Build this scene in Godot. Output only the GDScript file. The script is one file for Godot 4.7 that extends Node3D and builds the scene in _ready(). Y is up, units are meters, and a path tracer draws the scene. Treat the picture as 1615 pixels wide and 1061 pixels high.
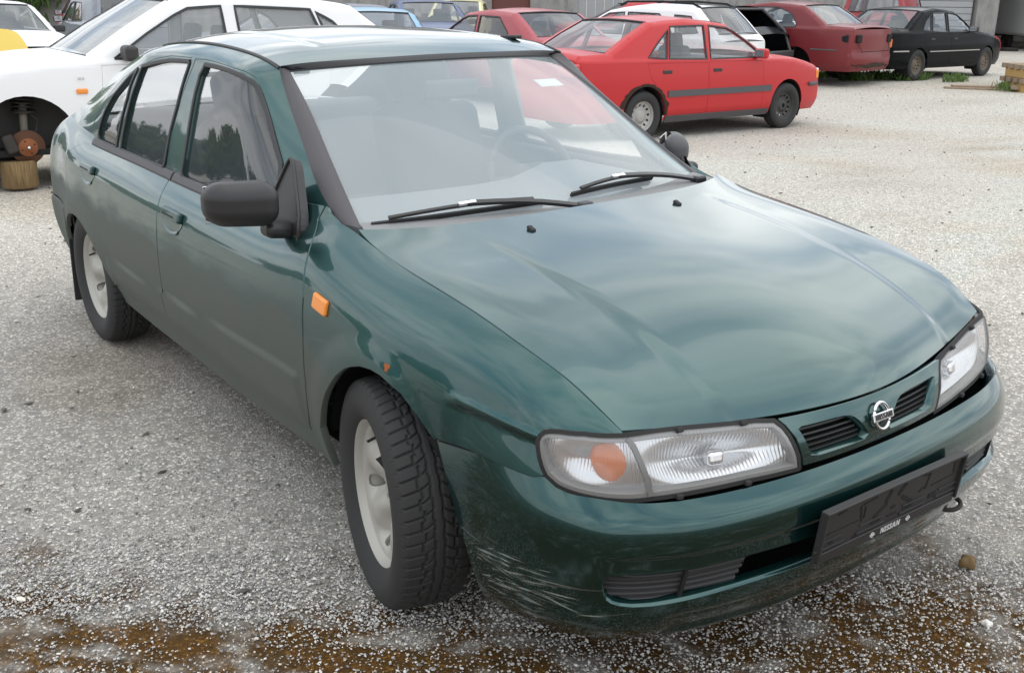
extends Node3D
var S_U := [-3.42,-3.28,-3.08,-2.8,-2.45,-2,-1.4,-.9,-.52,-.36,-.25,0,.25,.42,.54,.63,.72]
var S_V := [0,.09,.17,.25,.38,.5,.63,.8,.92,1]
var S_P := [-.52,.3,-3.4,-.54,.36,-3.41,-.55,.43,-3.42,-.56,.5,-3.42,-.56,.62,-3.41,-.56,.7,-3.4,-.56,.78,-3.38,-.55,.86,-3.35,-.53,.895,-3.31,-.5,.91,-3.27,-.7,.29,-3.27,-.72,.35,-3.27,-.735,.43,-3.28,-.74,.5,-3.28,-.74,.62,-3.275,-.735,.7,-3.265,-.722,.78,-3.25,-.685,.858,-3.225,-.645,.893,-3.19,-.61,.91,-3.16,-.745,.27,-3.08,-.765,.34,-3.08,-.78,.42,-3.08,-.788,.5,-3.08,-.79,.62,-3.08,-.785,.7,-3.08,-.77,.78,-3.08,-.728,.865,-3.08,-.69,.904,-3.08,-.655,.923,-3.08,-.765,.255,-2.8,-.79,.335,-2.8,-.805,.415,-2.8,-.815,.48,-2.8,-.82,.6,-2.8,-.815,.7,-2.8,-.8,.785,-2.8,-.753,.862,-2.8,-.722,.898,-2.8,-.7,.932,-2.8,-.77,.24,-2.45,-.797,.33,-2.45,-.815,.41,-2.45,-.828,.48,-2.45,-.834,.6,-2.45,-.829,.7,-2.45,-.808,.79,-2.45,-.758,.855,-2.45,-.735,.89,-2.45,-.718,.94,-2.45,-.772,.235,-2,-.8,.33,-2,-.818,.41,-2,-.831,.48,-2,-.838,.6,-2,-.833,.7,-2,-.81,.79,-2,-.758,.858,-2,-.736,.893,-2,-.72,.945,-2,-.772,.237,-1.4,-.8,.33,-1.4,-.818,.41,-1.4,-.831,.485,-1.4,-.839,.6,-1.4,-.834,.7,-1.4,-.812,.79,-1.4,-.758,.858,-1.4,-.736,.893,-1.4,-.72,.945,-1.4,-.771,.24,-.9,-.799,.33,-.9,-.817,.41,-.9,-.83,.49,-.9,-.838,.6,-.9,-.833,.7,-.9,-.81,.79,-.9,-.757,.86,-.9,-.735,.895,-.9,-.719,.945,-.9,-.769,.25,-.52,-.796,.335,-.52,-.814,.413,-.52,-.827,.5,-.52,-.836,.61,-.52,-.832,.71,-.52,-.81,.8,-.52,-.756,.875,-.52,-.722,.916,-.52,-.7,.955,-.52,-.767,.253,-.36,-.794,.335,-.36,-.812,.414,-.36,-.826,.5,-.36,-.834,.61,-.36,-.83,.71,-.36,-.81,.8,-.36,-.752,.884,-.36,-.692,.921,-.36,-.655,.945,-.36,-.765,.255,-.25,-.792,.335,-.25,-.81,.415,-.25,-.824,.5,-.25,-.833,.61,-.25,-.829,.71,-.25,-.808,.793,-.25,-.752,.868,-.25,-.684,.8985,-.25,-.64,.907,-.25,-.76,.26,0,-.788,.335,0,-.806,.415,0,-.82,.5,0,-.829,.6,0,-.824,.69,0,-.803,.763,0,-.753,.832,0,-.688,.8653,0,-.65,.875,0,-.75,.26,.25,-.775,.335,.25,-.79,.415,.25,-.802,.5,.25,-.811,.58,.25,-.805,.66,.25,-.785,.732,.25,-.742,.802,.25,-.684,.8357,.25,-.65,.846,.25,-.735,.26,.42,-.755,.335,.42,-.772,.415,.42,-.785,.49,.42,-.793,.56,.42,-.788,.635,.42,-.77,.7,.42,-.733,.769,.42,-.679,.8045,.42,-.65,.816,.42,-.71,.26,.53,-.735,.335,.53,-.75,.415,.535,-.763,.48,.54,-.77,.55,.54,-.765,.615,.54,-.749,.675,.545,-.716,.735,.543,-.667,.772,.54,-.64,.783,.535,-.65,.26,.6,-.675,.335,.605,-.69,.415,.615,-.7,.48,.625,-.727,.545,.62,-.725,.605,.62,-.714,.65,.625,-.69,.7,.625,-.653,.7325,.622,-.628,.742,.61,-.58,.26,.65,-.6,.335,.66,-.62,.415,.67,-.63,.48,.68,-.675,.54,.675,-.68,.59,.678,-.677,.63,.682,-.662,.67,.685,-.637,.697,.683,-.612,.707,.67]
var G_U := [0,.35,.8,1.3,1.8,2.3,2.8]
var G_V := [0,.18,.42,.66,.86,.95,1]
var G_P := [-.676,.912,-.425,-.6565,.9766,-.5737,-.6264,1.0628,-.7138,-.5969,1.1489,-.8469,-.5723,1.2207,-.9506,-.5612,1.253,-.992,-.555,1.271,-1.015,-.738,.882,-.72,-.7202,.956,-.7938,-.6924,1.0546,-.8922,-.6617,1.1533,-.9906,-.6319,1.2355,-1.0726,-.6049,1.2724,-1.1095,-.558,1.293,-1.13,-.744,.868,-1.12,-.7246,.9472,-1.1614,-.6946,1.0528,-1.2166,-.6617,1.1584,-1.2718,-.6301,1.2464,-1.3178,-.6024,1.286,-1.3385,-.555,1.308,-1.35,-.745,.866,-1.6,-.7254,.9461,-1.6,-.6952,1.0529,-1.6,-.6621,1.1597,-1.6,-.6303,1.2487,-1.6,-.6024,1.2887,-1.6,-.555,1.311,-1.6,-.744,.866,-2.1,-.7246,.9441,-2.055,-.6946,1.0483,-1.995,-.6617,1.1524,-1.935,-.6301,1.2392,-1.885,-.6024,1.2783,-1.8625,-.555,1.3,-1.85,-.73,.89,-2.62,-.7127,.9607,-2.512,-.6857,1.0551,-2.368,-.6556,1.1494,-2.224,-.6264,1.228,-2.104,-.5998,1.2633,-2.05,-.553,1.283,-2.02,-.69,.903,-3.085,-.645,.9638,-2.9722,-.6169,1.0554,-2.7574,-.5888,1.1471,-2.5462,-.5654,1.2235,-2.3297,-.5548,1.2579,-2.1958,-.5495,1.2752,-2.0735]
var B_U := [-1,-.88,-.77,-.68,-.585,-.51,-.41,-.3,-.165,0,.165,.3,.41,.51,.585,.68,.77,.88,1]
var B_V := [0,.14,.3,.5,.75,1]
var B_P := [-.782,.235,.4,-.8,.275,.395,-.808,.35,.365,-.811,.43,.325,-.81,.508,.285,-.797,.562,.235,-.773,.232,.45,-.793,.275,.45,-.802,.35,.44,-.805,.43,.42,-.803,.508,.4,-.787,.585,.38,-.75,.228,.52,-.774,.275,.53,-.784,.35,.535,-.787,.43,.53,-.785,.508,.515,-.762,.592,.5,-.716,.224,.59,-.742,.275,.607,-.753,.35,.617,-.757,.43,.615,-.755,.508,.605,-.724,.585,.6,-.665,.222,.655,-.693,.275,.68,-.704,.35,.695,-.708,.43,.698,-.706,.508,.692,-.683,.568,.672,-.612,.222,.695,-.64,.275,.723,-.65,.35,.741,-.654,.43,.745,-.652,.508,.74,-.635,.562,.716,-.522,.222,.738,-.545,.275,.77,-.554,.35,.789,-.557,.43,.795,-.556,.508,.789,-.547,.558,.757,-.405,.222,.772,-.424,.275,.806,-.43,.35,.824,-.433,.43,.83,-.432,.508,.824,-.427,.556,.788,-.245,.222,.8,-.255,.275,.834,-.258,.35,.852,-.26,.43,.858,-.259,.508,.852,-.256,.556,.816,0,.222,.812,0,.275,.846,0,.35,.865,0,.43,.871,0,.508,.866,0,.556,.83,.248,.222,.806,.258,.275,.84,.261,.35,.858,.263,.43,.864,.262,.508,.858,.259,.556,.822,.417,.222,.787,.436,.275,.821,.442,.35,.839,.445,.43,.845,.444,.508,.839,.439,.556,.803,.542,.222,.758,.565,.275,.79,.574,.35,.809,.577,.43,.815,.576,.508,.809,.567,.558,.777,.636,.222,.713,.664,.275,.741,.674,.35,.759,.678,.43,.763,.676,.508,.758,.659,.562,.734,.687,.222,.667,.715,.275,.692,.726,.35,.707,.73,.43,.71,.728,.508,.704,.705,.568,.684,.728,.224,.598,.754,.275,.615,.765,.35,.625,.769,.43,.623,.767,.508,.613,.736,.585,.608,.754,.228,.524,.778,.275,.534,.788,.35,.539,.791,.43,.534,.789,.508,.519,.766,.592,.504,.773,.232,.45,.793,.275,.45,.802,.35,.44,.805,.43,.42,.803,.508,.4,.787,.585,.38,.782,.235,.4,.8,.275,.395,.808,.35,.365,.811,.43,.325,.81,.508,.285,.797,.562,.235]
var N_U := [-1,-.9,-.78,-.68,-.56,-.43,-.26,0,.26,.43,.56,.68,.78,.9,1]
var N_V := [0,.5,1]
var N_P := [-.772,.605,.46,-.7764,.6723,.4871,-.757,.735,.5,-.752,.578,.54,-.7547,.6522,.5581,-.735,.722,.56,-.707,.562,.635,-.7098,.6357,.6392,-.692,.705,.625,-.642,.555,.703,-.6503,.6337,.7007,-.64,.708,.678,-.548,.55,.748,-.5562,.6267,.7381,-.548,.699,.706,-.425,.547,.78,-.4191,.6188,.7746,-.4,.686,.745,-.25,.545,.806,-.2541,.6135,.8042,-.25,.677,.776,0,.545,.818,0,.61,.8188,0,.67,.792,.25,.545,.806,.2541,.6135,.8042,.25,.677,.776,.425,.547,.78,.4191,.6188,.7746,.4,.686,.745,.548,.55,.748,.5562,.6267,.7381,.548,.699,.706,.642,.555,.703,.6503,.6337,.7007,.64,.708,.678,.707,.562,.635,.7098,.6357,.6392,.692,.705,.625,.752,.578,.54,.7547,.6522,.5581,.735,.722,.56,.772,.605,.46,.7764,.6723,.4871,.757,.735,.5]
var H_U := [0,.1,.33,.56,.73,.85,.94,1]
var H_V := [-1,-.86,-.56,0,.56,.86,1]
var H_P := [-.679,.9229,-.334,-.6,.924,-.283,-.4,.925,-.222,0,.928,-.2,.4,.925,-.222,.6,.924,-.283,.679,.9229,-.334,-.684,.8985,-.25,-.605,.905,-.2,-.4,.913,-.145,0,.921,-.13,.4,.913,-.145,.605,.905,-.2,.684,.8985,-.25,-.688,.8653,0,-.608,.879,.03,-.4,.888,.07,0,.898,.09,.4,.888,.07,.608,.879,.03,.688,.8653,0,-.684,.8357,.25,-.6,.848,.27,-.395,.856,.3,0,.865,.33,.395,.856,.3,.6,.848,.27,.684,.8357,.25,-.679,.8045,.42,-.592,.812,.445,-.39,.812,.485,0,.818,.53,.39,.812,.485,.592,.812,.445,.679,.8045,.42,-.667,.772,.54,-.58,.772,.57,-.385,.762,.62,0,.762,.675,.385,.762,.62,.58,.772,.57,.667,.772,.54,-.653,.7325,.622,-.565,.728,.653,-.378,.714,.705,0,.708,.765,.378,.714,.705,.565,.728,.653,.653,.7325,.622,-.638,.696,.681,-.552,.687,.705,-.37,.672,.747,0,.664,.802,.37,.672,.747,.552,.687,.705,.638,.696,.681]
var W_U := [-1,-.8,-.5,0,.5,.8,1]
var W_V := [0,.25,.5,.75,1]
var W_P := [-.65,.905,-.375,-.6183,.995,-.5378,-.5873,1.085,-.6929,-.5563,1.175,-.85,-.525,1.265,-1.035,-.52,.9031,-.3207,-.4947,.9953,-.4867,-.4698,1.0875,-.6503,-.4451,1.1798,-.8174,-.42,1.272,-1.004,-.325,.9011,-.2655,-.3092,.9956,-.4347,-.2936,1.0901,-.6069,-.2782,1.1846,-.7843,-.2625,1.2791,-.9724,0,.9,-.235,0,.9958,-.406,0,1.0915,-.583,0,1.1872,-.766,0,1.283,-.955,.325,.9011,-.2655,.3092,.9956,-.4347,.2936,1.0901,-.6069,.2782,1.1846,-.7843,.2625,1.2791,-.9724,.52,.9031,-.3207,.4947,.9953,-.4867,.4698,1.0875,-.6503,.4451,1.1798,-.8174,.42,1.272,-1.004,.65,.905,-.375,.6183,.995,-.5378,.5873,1.085,-.6929,.5563,1.175,-.85,.525,1.265,-1.035]
var R_U := [0,.12,.35,.62,.86,1]
var R_V := [-1,-.85,-.5,0,.5,.85,1]
var R_P := [-.553,1.274,-1.02,-.49,1.28,-1.01,-.3,1.287,-.982,0,1.292,-.962,.3,1.287,-.982,.49,1.28,-1.01,.553,1.274,-1.02,-.553,1.298,-1.14,-.48,1.308,-1.13,-.3,1.32,-1.11,0,1.328,-1.1,.3,1.32,-1.11,.48,1.308,-1.13,.553,1.298,-1.14,-.553,1.3105,-1.4,-.47,1.325,-1.4,-.29,1.341,-1.4,0,1.351,-1.4,.29,1.341,-1.4,.47,1.325,-1.4,.553,1.3105,-1.4,-.553,1.309,-1.68,-.47,1.324,-1.69,-.29,1.341,-1.7,0,1.351,-1.7,.29,1.341,-1.7,.47,1.324,-1.69,.553,1.309,-1.68,-.553,1.292,-1.93,-.47,1.307,-1.95,-.29,1.325,-1.98,0,1.335,-2,.29,1.325,-1.98,.47,1.307,-1.95,.553,1.292,-1.93,-.551,1.272,-2.07,-.47,1.287,-2.1,-.29,1.305,-2.14,0,1.315,-2.16,.29,1.305,-2.14,.47,1.287,-2.1,.551,1.272,-2.07]
var FENDER := [-.426,.1061,-.3757,.2621,-.3637,.3551,-.3577,.4433,-.3601,.5513,-.3747,.6205,-.3966,.7105,-.4299,.8044,-.4753,.9255,-.475,.995,-.459,.9726,-.4293,.952,-.3832,.923,-.3459,.9191,-.3116,.918,-.1614,.918,-.0588,.918,.0496,.918,.1517,.918,.2444,.918,.3879,.918,.5205,.918,.6104,.918,.6722,.918,.6996,.918,.7074,.9088,.6254,.7839,.5794,.7215,.5576,.6899,.5462,.6688,.5405,.6435,.5388,.6134,.5424,.5862,.5537,.5411,.5645,.5066,.5751,.481,.5474,.4526,.4417,.4317,.3544,.4108,.2512,.373,.2473,.3629,.1934,.4166,.1272,.4569,.0459,.4722,.0033,.4689,-.042,.4556,-.0842,.4339,-.1246,.4082,-.167,.3685,-.2077,.3202,-.252,.2655,-.2896,.2159,-.3353,.1425,-.3376,.0728,-.345,0,-.41,0,-.425,.05]
var GAP_F := [-.426,.1061,-.3757,.2621,-.3637,.3551,-.3577,.4433,-.3601,.5513,-.3747,.6205,-.3966,.7105,-.4299,.8044,-.4753,.9255,-.475,.995]
var GAP_B := [-1.42,.078,-1.4928,.0883,-1.5467,.1326,-1.5272,.2371,-1.5101,.3252,-1.5033,.4315,-1.5041,.5111,-1.5175,.6202,-1.545,.75,-1.56,.84]
var ARCH_R := [-2.9199,.0012,-2.917,.022,-2.9063,.0786,-2.8879,.1259,-2.8624,.1693,-2.8303,.2153,-2.7924,.2592,-2.7495,.293,-2.7026,.3172,-2.6527,.3326,-2.6011,.3397,-2.5489,.3384,-2.4973,.329,-2.4474,.3121,-2.4005,.2881,-2.3576,.2572,-2.3197,.2191,-2.2876,.1759,-2.2621,.1317,-2.2437,.0866,-2.233,.0402,-2.2301,.001]
var ARCH_F := [.2512,.373,.2473,.3629,.1934,.4166,.1272,.4569,.0459,.4722,.0033,.4689,-.042,.4556,-.0842,.4339,-.1246,.4082,-.167,.3685,-.2077,.3202,-.252,.2655,-.2896,.2159,-.3353,.1425,-.3376,.0728]
var OPEN_F := [1.3368,.0168,1.336,.1511,1.3282,.3488,1.2932,.5808,1.2499,.7693,1.1945,.8995,1.0387,.9091,.6522,.9107,.3843,.913,.279,.8959,.2289,.8436,.2027,.763,.1843,.6238,.1764,.487,.1652,.3691,.1478,.2549,.1573,.1222,.1622,.0664,.14,0,.9,0]
var GLASS_F := [1.022,.8709,.8612,.8752,.6452,.8784,.4519,.8735,.3197,.8516,.2738,.8246,.2482,.7744,.2219,.6856,.2104,.6052,.2086,.5087,.2055,.4221,.2006,.3368,.2605,.1727,.2966,.0763,.32,.02,.93,.025,1.14,.035,1.1594,.0569,1.1474,.1747,1.1309,.4159,1.107,.6639,1.0859,.7904]
var OPEN_R := [1.252,.9046,1.6434,.9008,1.9291,.8706,2.265,.7944,2.4194,.6469,2.4331,.4347,2.3804,.2482,2.3088,.0845,2.2531,0,2.204,0,2.2,0,1.36,0,1.3328,.0677,1.3332,.2011,1.3282,.3488,1.2932,.5808,1.2684,.7676]
var GLASS_R := [1.2714,.8706,1.6102,.8619,1.8441,.8394,2.1414,.795,2.0393,.6362,1.9807,.4675,1.9116,.2518,1.8533,.0393,1.8,.04,1.36,.045,1.3428,.0833,1.3405,.3376,1.3107,.5545,1.2984,.7507]
var GLASS_Q := [2.215,.7575,2.283,.6878,2.3002,.6228,2.3236,.4623,2.2743,.2848,2.2096,.13,2.1644,.0381,2.1207,.0018,1.9042,.026,1.9616,.2226,2.0524,.4841]
var LAMP := [-.6854,.9379,-.7858,.9313,-.853,.8625,-.8861,.8055,-.9013,.7586,-.9099,.6915,-.9125,.6082,-.9084,.5302,-.8964,.3831,-.884,.2595,-.8709,.1696,-.8411,.0909,-.8157,.0723,-.7886,.0633,-.7298,.0659,-.6836,.0806,-.623,.1145,-.5156,.1406,-.3985,.1605,-.2597,.1314,-.2649,.3494,-.2749,.5305,-.2865,.6973,-.3021,.8439,-.3239,.9494,-.3778,.985,-.4641,.985,-.5399,.985,-.5993,.9726]
var DIVIDE := [-.6741,.9061,-.6583,.7809,-.6451,.5962,-.6343,.4103,-.628,.1578]
var INTAKE := [-.583,.39,-.578,.44,-.564,.462,-.41,.466,-.287,.47,-.164,.462,0,.46,.164,.462,.287,.47,.41,.466,.564,.462,.578,.44,.583,.39,.578,.32,.556,.285,.498,.27,.403,.283,.304,.298,.15,.302,0,.302,-.15,.302,-.304,.298,-.403,.283,-.498,.27,-.556,.285,-.578,.32]

func _ready():
	# camera
	var cam := Camera3D.new()
	cam.name = "camera"
	cam.fov = 36.24
	cam.near = 0.05
	cam.far = 4000.0
	add_child(cam)
	var ya := 2.49962612; var pi_ := -0.32023486; var ro := 0.01282396
	var f := Vector3(sin(ya) * cos(pi_), sin(pi_), cos(ya) * cos(pi_))
	var r := f.cross(Vector3.UP).normalized()
	var u := r.cross(f)
	cam.transform = Transform3D(Basis(r * cos(ro) + u * sin(ro), u * cos(ro) - r * sin(ro), -f), Vector3(-1.94125, 1.47578, 2.03912))
	# sky, sun, exposure
	var env := Environment.new()
	env.background_mode = Environment.BG_SKY
	env.sky = Sky.new()
	env.sky.sky_material = cloudy_sky()
	env.sky_rotation = Vector3(0, 1.2, 0)
	env.tonemap_mode = Environment.TONE_MAPPER_LINEAR
	env.tonemap_exposure = 1.32
	env.sdfgi_enabled = true; env.ssao_enabled = true; env.ssil_enabled = true
	var we := WorldEnvironment.new()
	we.name = "environment"
	we.environment = env
	add_child(we)
	var sun := DirectionalLight3D.new()
	sun.name = "sun"
	sun.light_energy = 0.16
	sun.light_color = Color(1.0, 0.965, 0.91)
	sun.light_angular_distance = 80.0
	sun.shadow_enabled = true
	add_child(sun)
	sun.look_at_from_position(Vector3(2.5, 8.0, 3.2), Vector3.ZERO)
	materials()
	ground()
	build_green_sedan()
	background()
func cloudy_sky() -> PanoramaSkyMaterial:
	var w := 1024
	var h := 512
	var img := Image.create(w, h, false, Image.FORMAT_RGBF)
	var n := noise(0.8, 5, FastNoiseLite.TYPE_SIMPLEX_SMOOTH, 11)
	var n2 := noise(1.5, 4, FastNoiseLite.TYPE_SIMPLEX_SMOOTH, 23)
	for y in h:
		var lat := (0.5 - (y + 0.5) / h) * PI
		for x in w:
			var lon := (x + 0.5) / w * TAU
			var d := Vector3(cos(lat) * cos(lon), sin(lat), cos(lat) * sin(lon))
			var c := Color(0.84, 0.86, 0.88)
			if d.y > 0.0:
				var k := 1.0 / (d.y + 0.16)
				var p := d * k * Vector3(1.0, 0.25, 1.6)
				var a := n.get_noise_3dv(p) * 0.5 + 0.5
				var b := n2.get_noise_3dv(p) * 0.5 + 0.5
				var t := smoothstep(0.28, 0.68, a * 0.75 + b * 0.30)
				var blue := Color(0.40, 0.55, 0.76).lerp(Color(0.78, 0.82, 0.87), 1.0 - smoothstep(0.0, 0.40, d.y))
				var white := Color(1.70, 1.70, 1.68).lerp(Color(0.74, 0.79, 0.86), smoothstep(0.42, 0.78, b))
				white = white.lerp(Color(1.05, 1.06, 1.07), 0.75 * (1.0 - smoothstep(0.02, 0.35, d.y)))
				c = blue.lerp(white, t)
			img.set_pixel(x, y, c)
	var m := PanoramaSkyMaterial.new()
	m.panorama = ImageTexture.create_from_image(img)
	return m

func materials():
	var dirt := noise(0.012, 5, FastNoiseLite.TYPE_SIMPLEX_SMOOTH, 3)
	var fine := noise(0.09, 4, FastNoiseLite.TYPE_SIMPLEX_SMOOTH, 5)
	# road dust on the sides: thick on the doors below the crease, thin above
	var amount := func(x: int, y: int) -> float:
		var yy := (1.0 - (y + 0.5) / 512.0) * 1.5
		var z := (x + 0.5) / 1024.0 * 4.8 - 3.6
		var edge := 0.70 + 0.05 * dirt.get_noise_2d(x, y * 2.0)
		if z > -0.45: edge -= (z + 0.45) * 0.35
		var k := 1.0 - smoothstep(edge - 0.10, edge + 0.03, yy)
		return clampf(k * (0.80 + 0.12 * dirt.get_noise_2d(x * 1.5, y * 1.5) + 0.10 * fine.get_noise_2d(x, y)) * (1.0 - smoothstep(0.15, 0.45, z)) + 0.05 + 0.05 * fine.get_noise_2d(x * 0.7, y * 0.7), 0.0, 0.9)
	var am := PackedFloat32Array()
	am.resize(1024 * 512)
	for y in 512:
		for x in 1024: am[y * 1024 + x] = amount.call(x, y)
	var dust := tex_from(1024, 512, func(x, y): return Color(0.345, 0.35, 0.325, am[y * 1024 + x]), true)
	var rough := tex_from(1024, 512, func(x, y):
		var a := am[y * 1024 + x]
		return Color(0.36 + 0.5 * a, 1.0 - 0.95 * minf(1.0, a * 1.35), 0.0))
	var paint := func(c: Color, dusty: float) -> StandardMaterial3D:
		# metallic green under clear lacquer; a thin even film of dust greys what lies flat
		var k := c.lerp(Color(0.40, 0.40, 0.38), dusty)
		var m := mat(lin(k.r, k.g, k.b), 0.22, 0.80 * (1.0 - dusty * 1.6))
		m.clearcoat_enabled = true
		m.clearcoat = 1.0
		m.clearcoat_roughness = 0.03 + 0.2 * dusty
		return m
	var green := Color(0.013, 0.070, 0.068)
	MT.paint_top = paint.call(green, 0.07)
	MT.paint_roof = paint.call(green, 0.05)
	MT.paint_bumper = paint.call(green * Color(0.8, 0.8, 0.8), 0.0)
	MT.paint_side = paint.call(green, 0.0)
	MT.paint_grille = paint.call(green, 0.05)
	var m: StandardMaterial3D = MT.paint_side
	m.detail_enabled = true
	m.detail_albedo = dust
	m.detail_blend_mode = BaseMaterial3D.BLEND_MODE_MIX
	m.roughness = 1.0
	m.roughness_texture = rough
	m.clearcoat_texture = rough_swap(am)
	m.metallic_texture = MT.coat_map
	m.metallic = 0.80
	# scuffs and splashes on the bumper, laid along it
	m = MT.paint_bumper
	m.detail_enabled = true
	m.detail_albedo = scuffs()
	m.detail_blend_mode = BaseMaterial3D.BLEND_MODE_MIX
	MT.rubber = mat(lin(0.025, 0.0245, 0.024), 0.8)
	MT.amber_shell = glass(lin(0.80, 0.20, 0.03), 0.62)
	MT.seal = mat(lin(0.02, 0.02, 0.021), 0.5)
	MT.strip = mat(lin(0.075, 0.07, 0.075), 0.6)
	MT.black = mat(lin(0.008, 0.008, 0.008), 0.9)
	MT.plastic = mat(lin(0.028, 0.027, 0.027), 0.55)
	MT.plastic_faded = mat(lin(0.085, 0.085, 0.088), 0.55)
	MT.plastic_smooth = mat(lin(0.026, 0.025, 0.026), 0.42)
	MT.slat = mat(lin(0.02, 0.022, 0.022), 0.5)
	MT.dark_grey = mat(lin(0.05, 0.05, 0.052), 0.5)
	MT.chrome = mat(lin(0.72, 0.72, 0.73), 0.14, 1.0)
	MT.alloy = mat(lin(0.40, 0.385, 0.345), 0.5, 0.3)
	MT.cap = mat(lin(0.25, 0.25, 0.24), 0.5, 0.3)
	MT.rust_iron = mat(lin(0.12, 0.055, 0.03), 0.85, 0.2)
	MT.rust = mat(lin(0.30, 0.085, 0.022), 0.9)
	MT.iron = mat(lin(0.05, 0.045, 0.04), 0.7, 0.4)
	MT.print_white = mat(lin(0.62, 0.62, 0.6), 0.5)
	MT.side_glass = glass(lin(0.20, 0.24, 0.25), 0.09)
	MT.windshield = glass(lin(0.57, 0.655, 0.67), 0.34)
	MT.sticker = mat(lin(0.6, 0.62, 0.62), 0.7)
	MT.cowl = mat(lin(0.22, 0.22, 0.22), 0.6)
	MT.wiper = mat(lin(0.018, 0.018, 0.018), 0.3)
	MT.dash = mat(lin(0.20, 0.21, 0.22), 0.75)
	MT.seat = mat(lin(0.085, 0.095, 0.11), 0.9)
	MT.headliner = mat(lin(0.5, 0.5, 0.48), 0.9)
	MT.lamp_rim = mat(lin(0.21, 0.21, 0.205), 0.45, 0.2)
	MT.reflector = mat(lin(0.66, 0.67, 0.68), 0.27, 0.85)
	MT.amber_in = mat(lin(0.78, 0.25, 0.075), 0.25)
	MT.amber_in.clearcoat_enabled = true
	MT.amber = mat(lin(0.85, 0.26, 0.02), 0.25)
	MT.amber.clearcoat_enabled = true
	# fluted clear cover
	MT.lens = glass(lin(0.8, 0.8, 0.8), 0.10)
	var fl := noise(0.02, 3, FastNoiseLite.TYPE_SIMPLEX_SMOOTH, 4)
	MT.lens.roughness = 0.06

func scuffs() -> ImageTexture:
	var w := 2048
	var h := 512
	var a := PackedFloat32Array()
	a.resize(w * h)
	var rng := RandomNumberGenerator.new()
	rng.seed = 5
	# long scrapes round the right corner, where the bumper met a wall
	for k in 85:
		var x := rng.randfn(0.085, 0.04) * w
		var y := rng.randfn(0.74, 0.075) * h
		var l := absf(rng.randfn(0.0, 70.0)) + 25.0
		var sl := rng.randfn(-0.05, 0.13)
		var str_ := rng.randf_range(0.5, 1.6)
		var th := rng.randf_range(0.5, 2.6)
		for i in int(l):
			var yy := y + sl * i
			var f := str_ * sin(PI * i / l)
			for j in range(-2, 3):
				var px := int(x) + i
				var py := int(yy) + j
				if px < 0 or py < 0 or px >= w or py >= h: continue
				var o := py * w + px
				a[o] = maxf(a[o], f * clampf(th + 0.5 - absf(yy - py), 0.0, 1.0))
	# stone chips and specks everywhere
	for k in 160:
		var x := rng.randi_range(2, w - 3)
		var y := rng.randi_range(2, h - 3)
		for i in range(-1, 2):
			for j in range(-1, 2): a[(y + j) * w + x + i] = maxf(a[(y + j) * w + x + i], rng.randf_range(0.0, 0.55) / (1.0 + i * i + j * j))
	var n := noise(0.012, 4, FastNoiseLite.TYPE_SIMPLEX_SMOOTH, 9)
	return tex_from(w, h, func(x, y):
		var d := clampf(0.0 + 0.05 * n.get_noise_2d(x, y) + 0.04 * smoothstep(0.85, 1.0, y / float(h)), 0.0, 0.15)
		var s := a[y * w + x]
		return Color(lerpf(0.36, 0.62, s), lerpf(0.36, 0.68, s), lerpf(0.34, 0.68, s), maxf(d, s)), true)

func rough_swap(am: PackedFloat32Array) -> ImageTexture:
	var t := tex_from(1024, 512, func(x, y):
		var a := 1.0 - 0.97 * minf(1.0, am[y * 1024 + x] * 1.4)
		return Color(a, a, a))
	MT.coat_map = t
	return t

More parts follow.
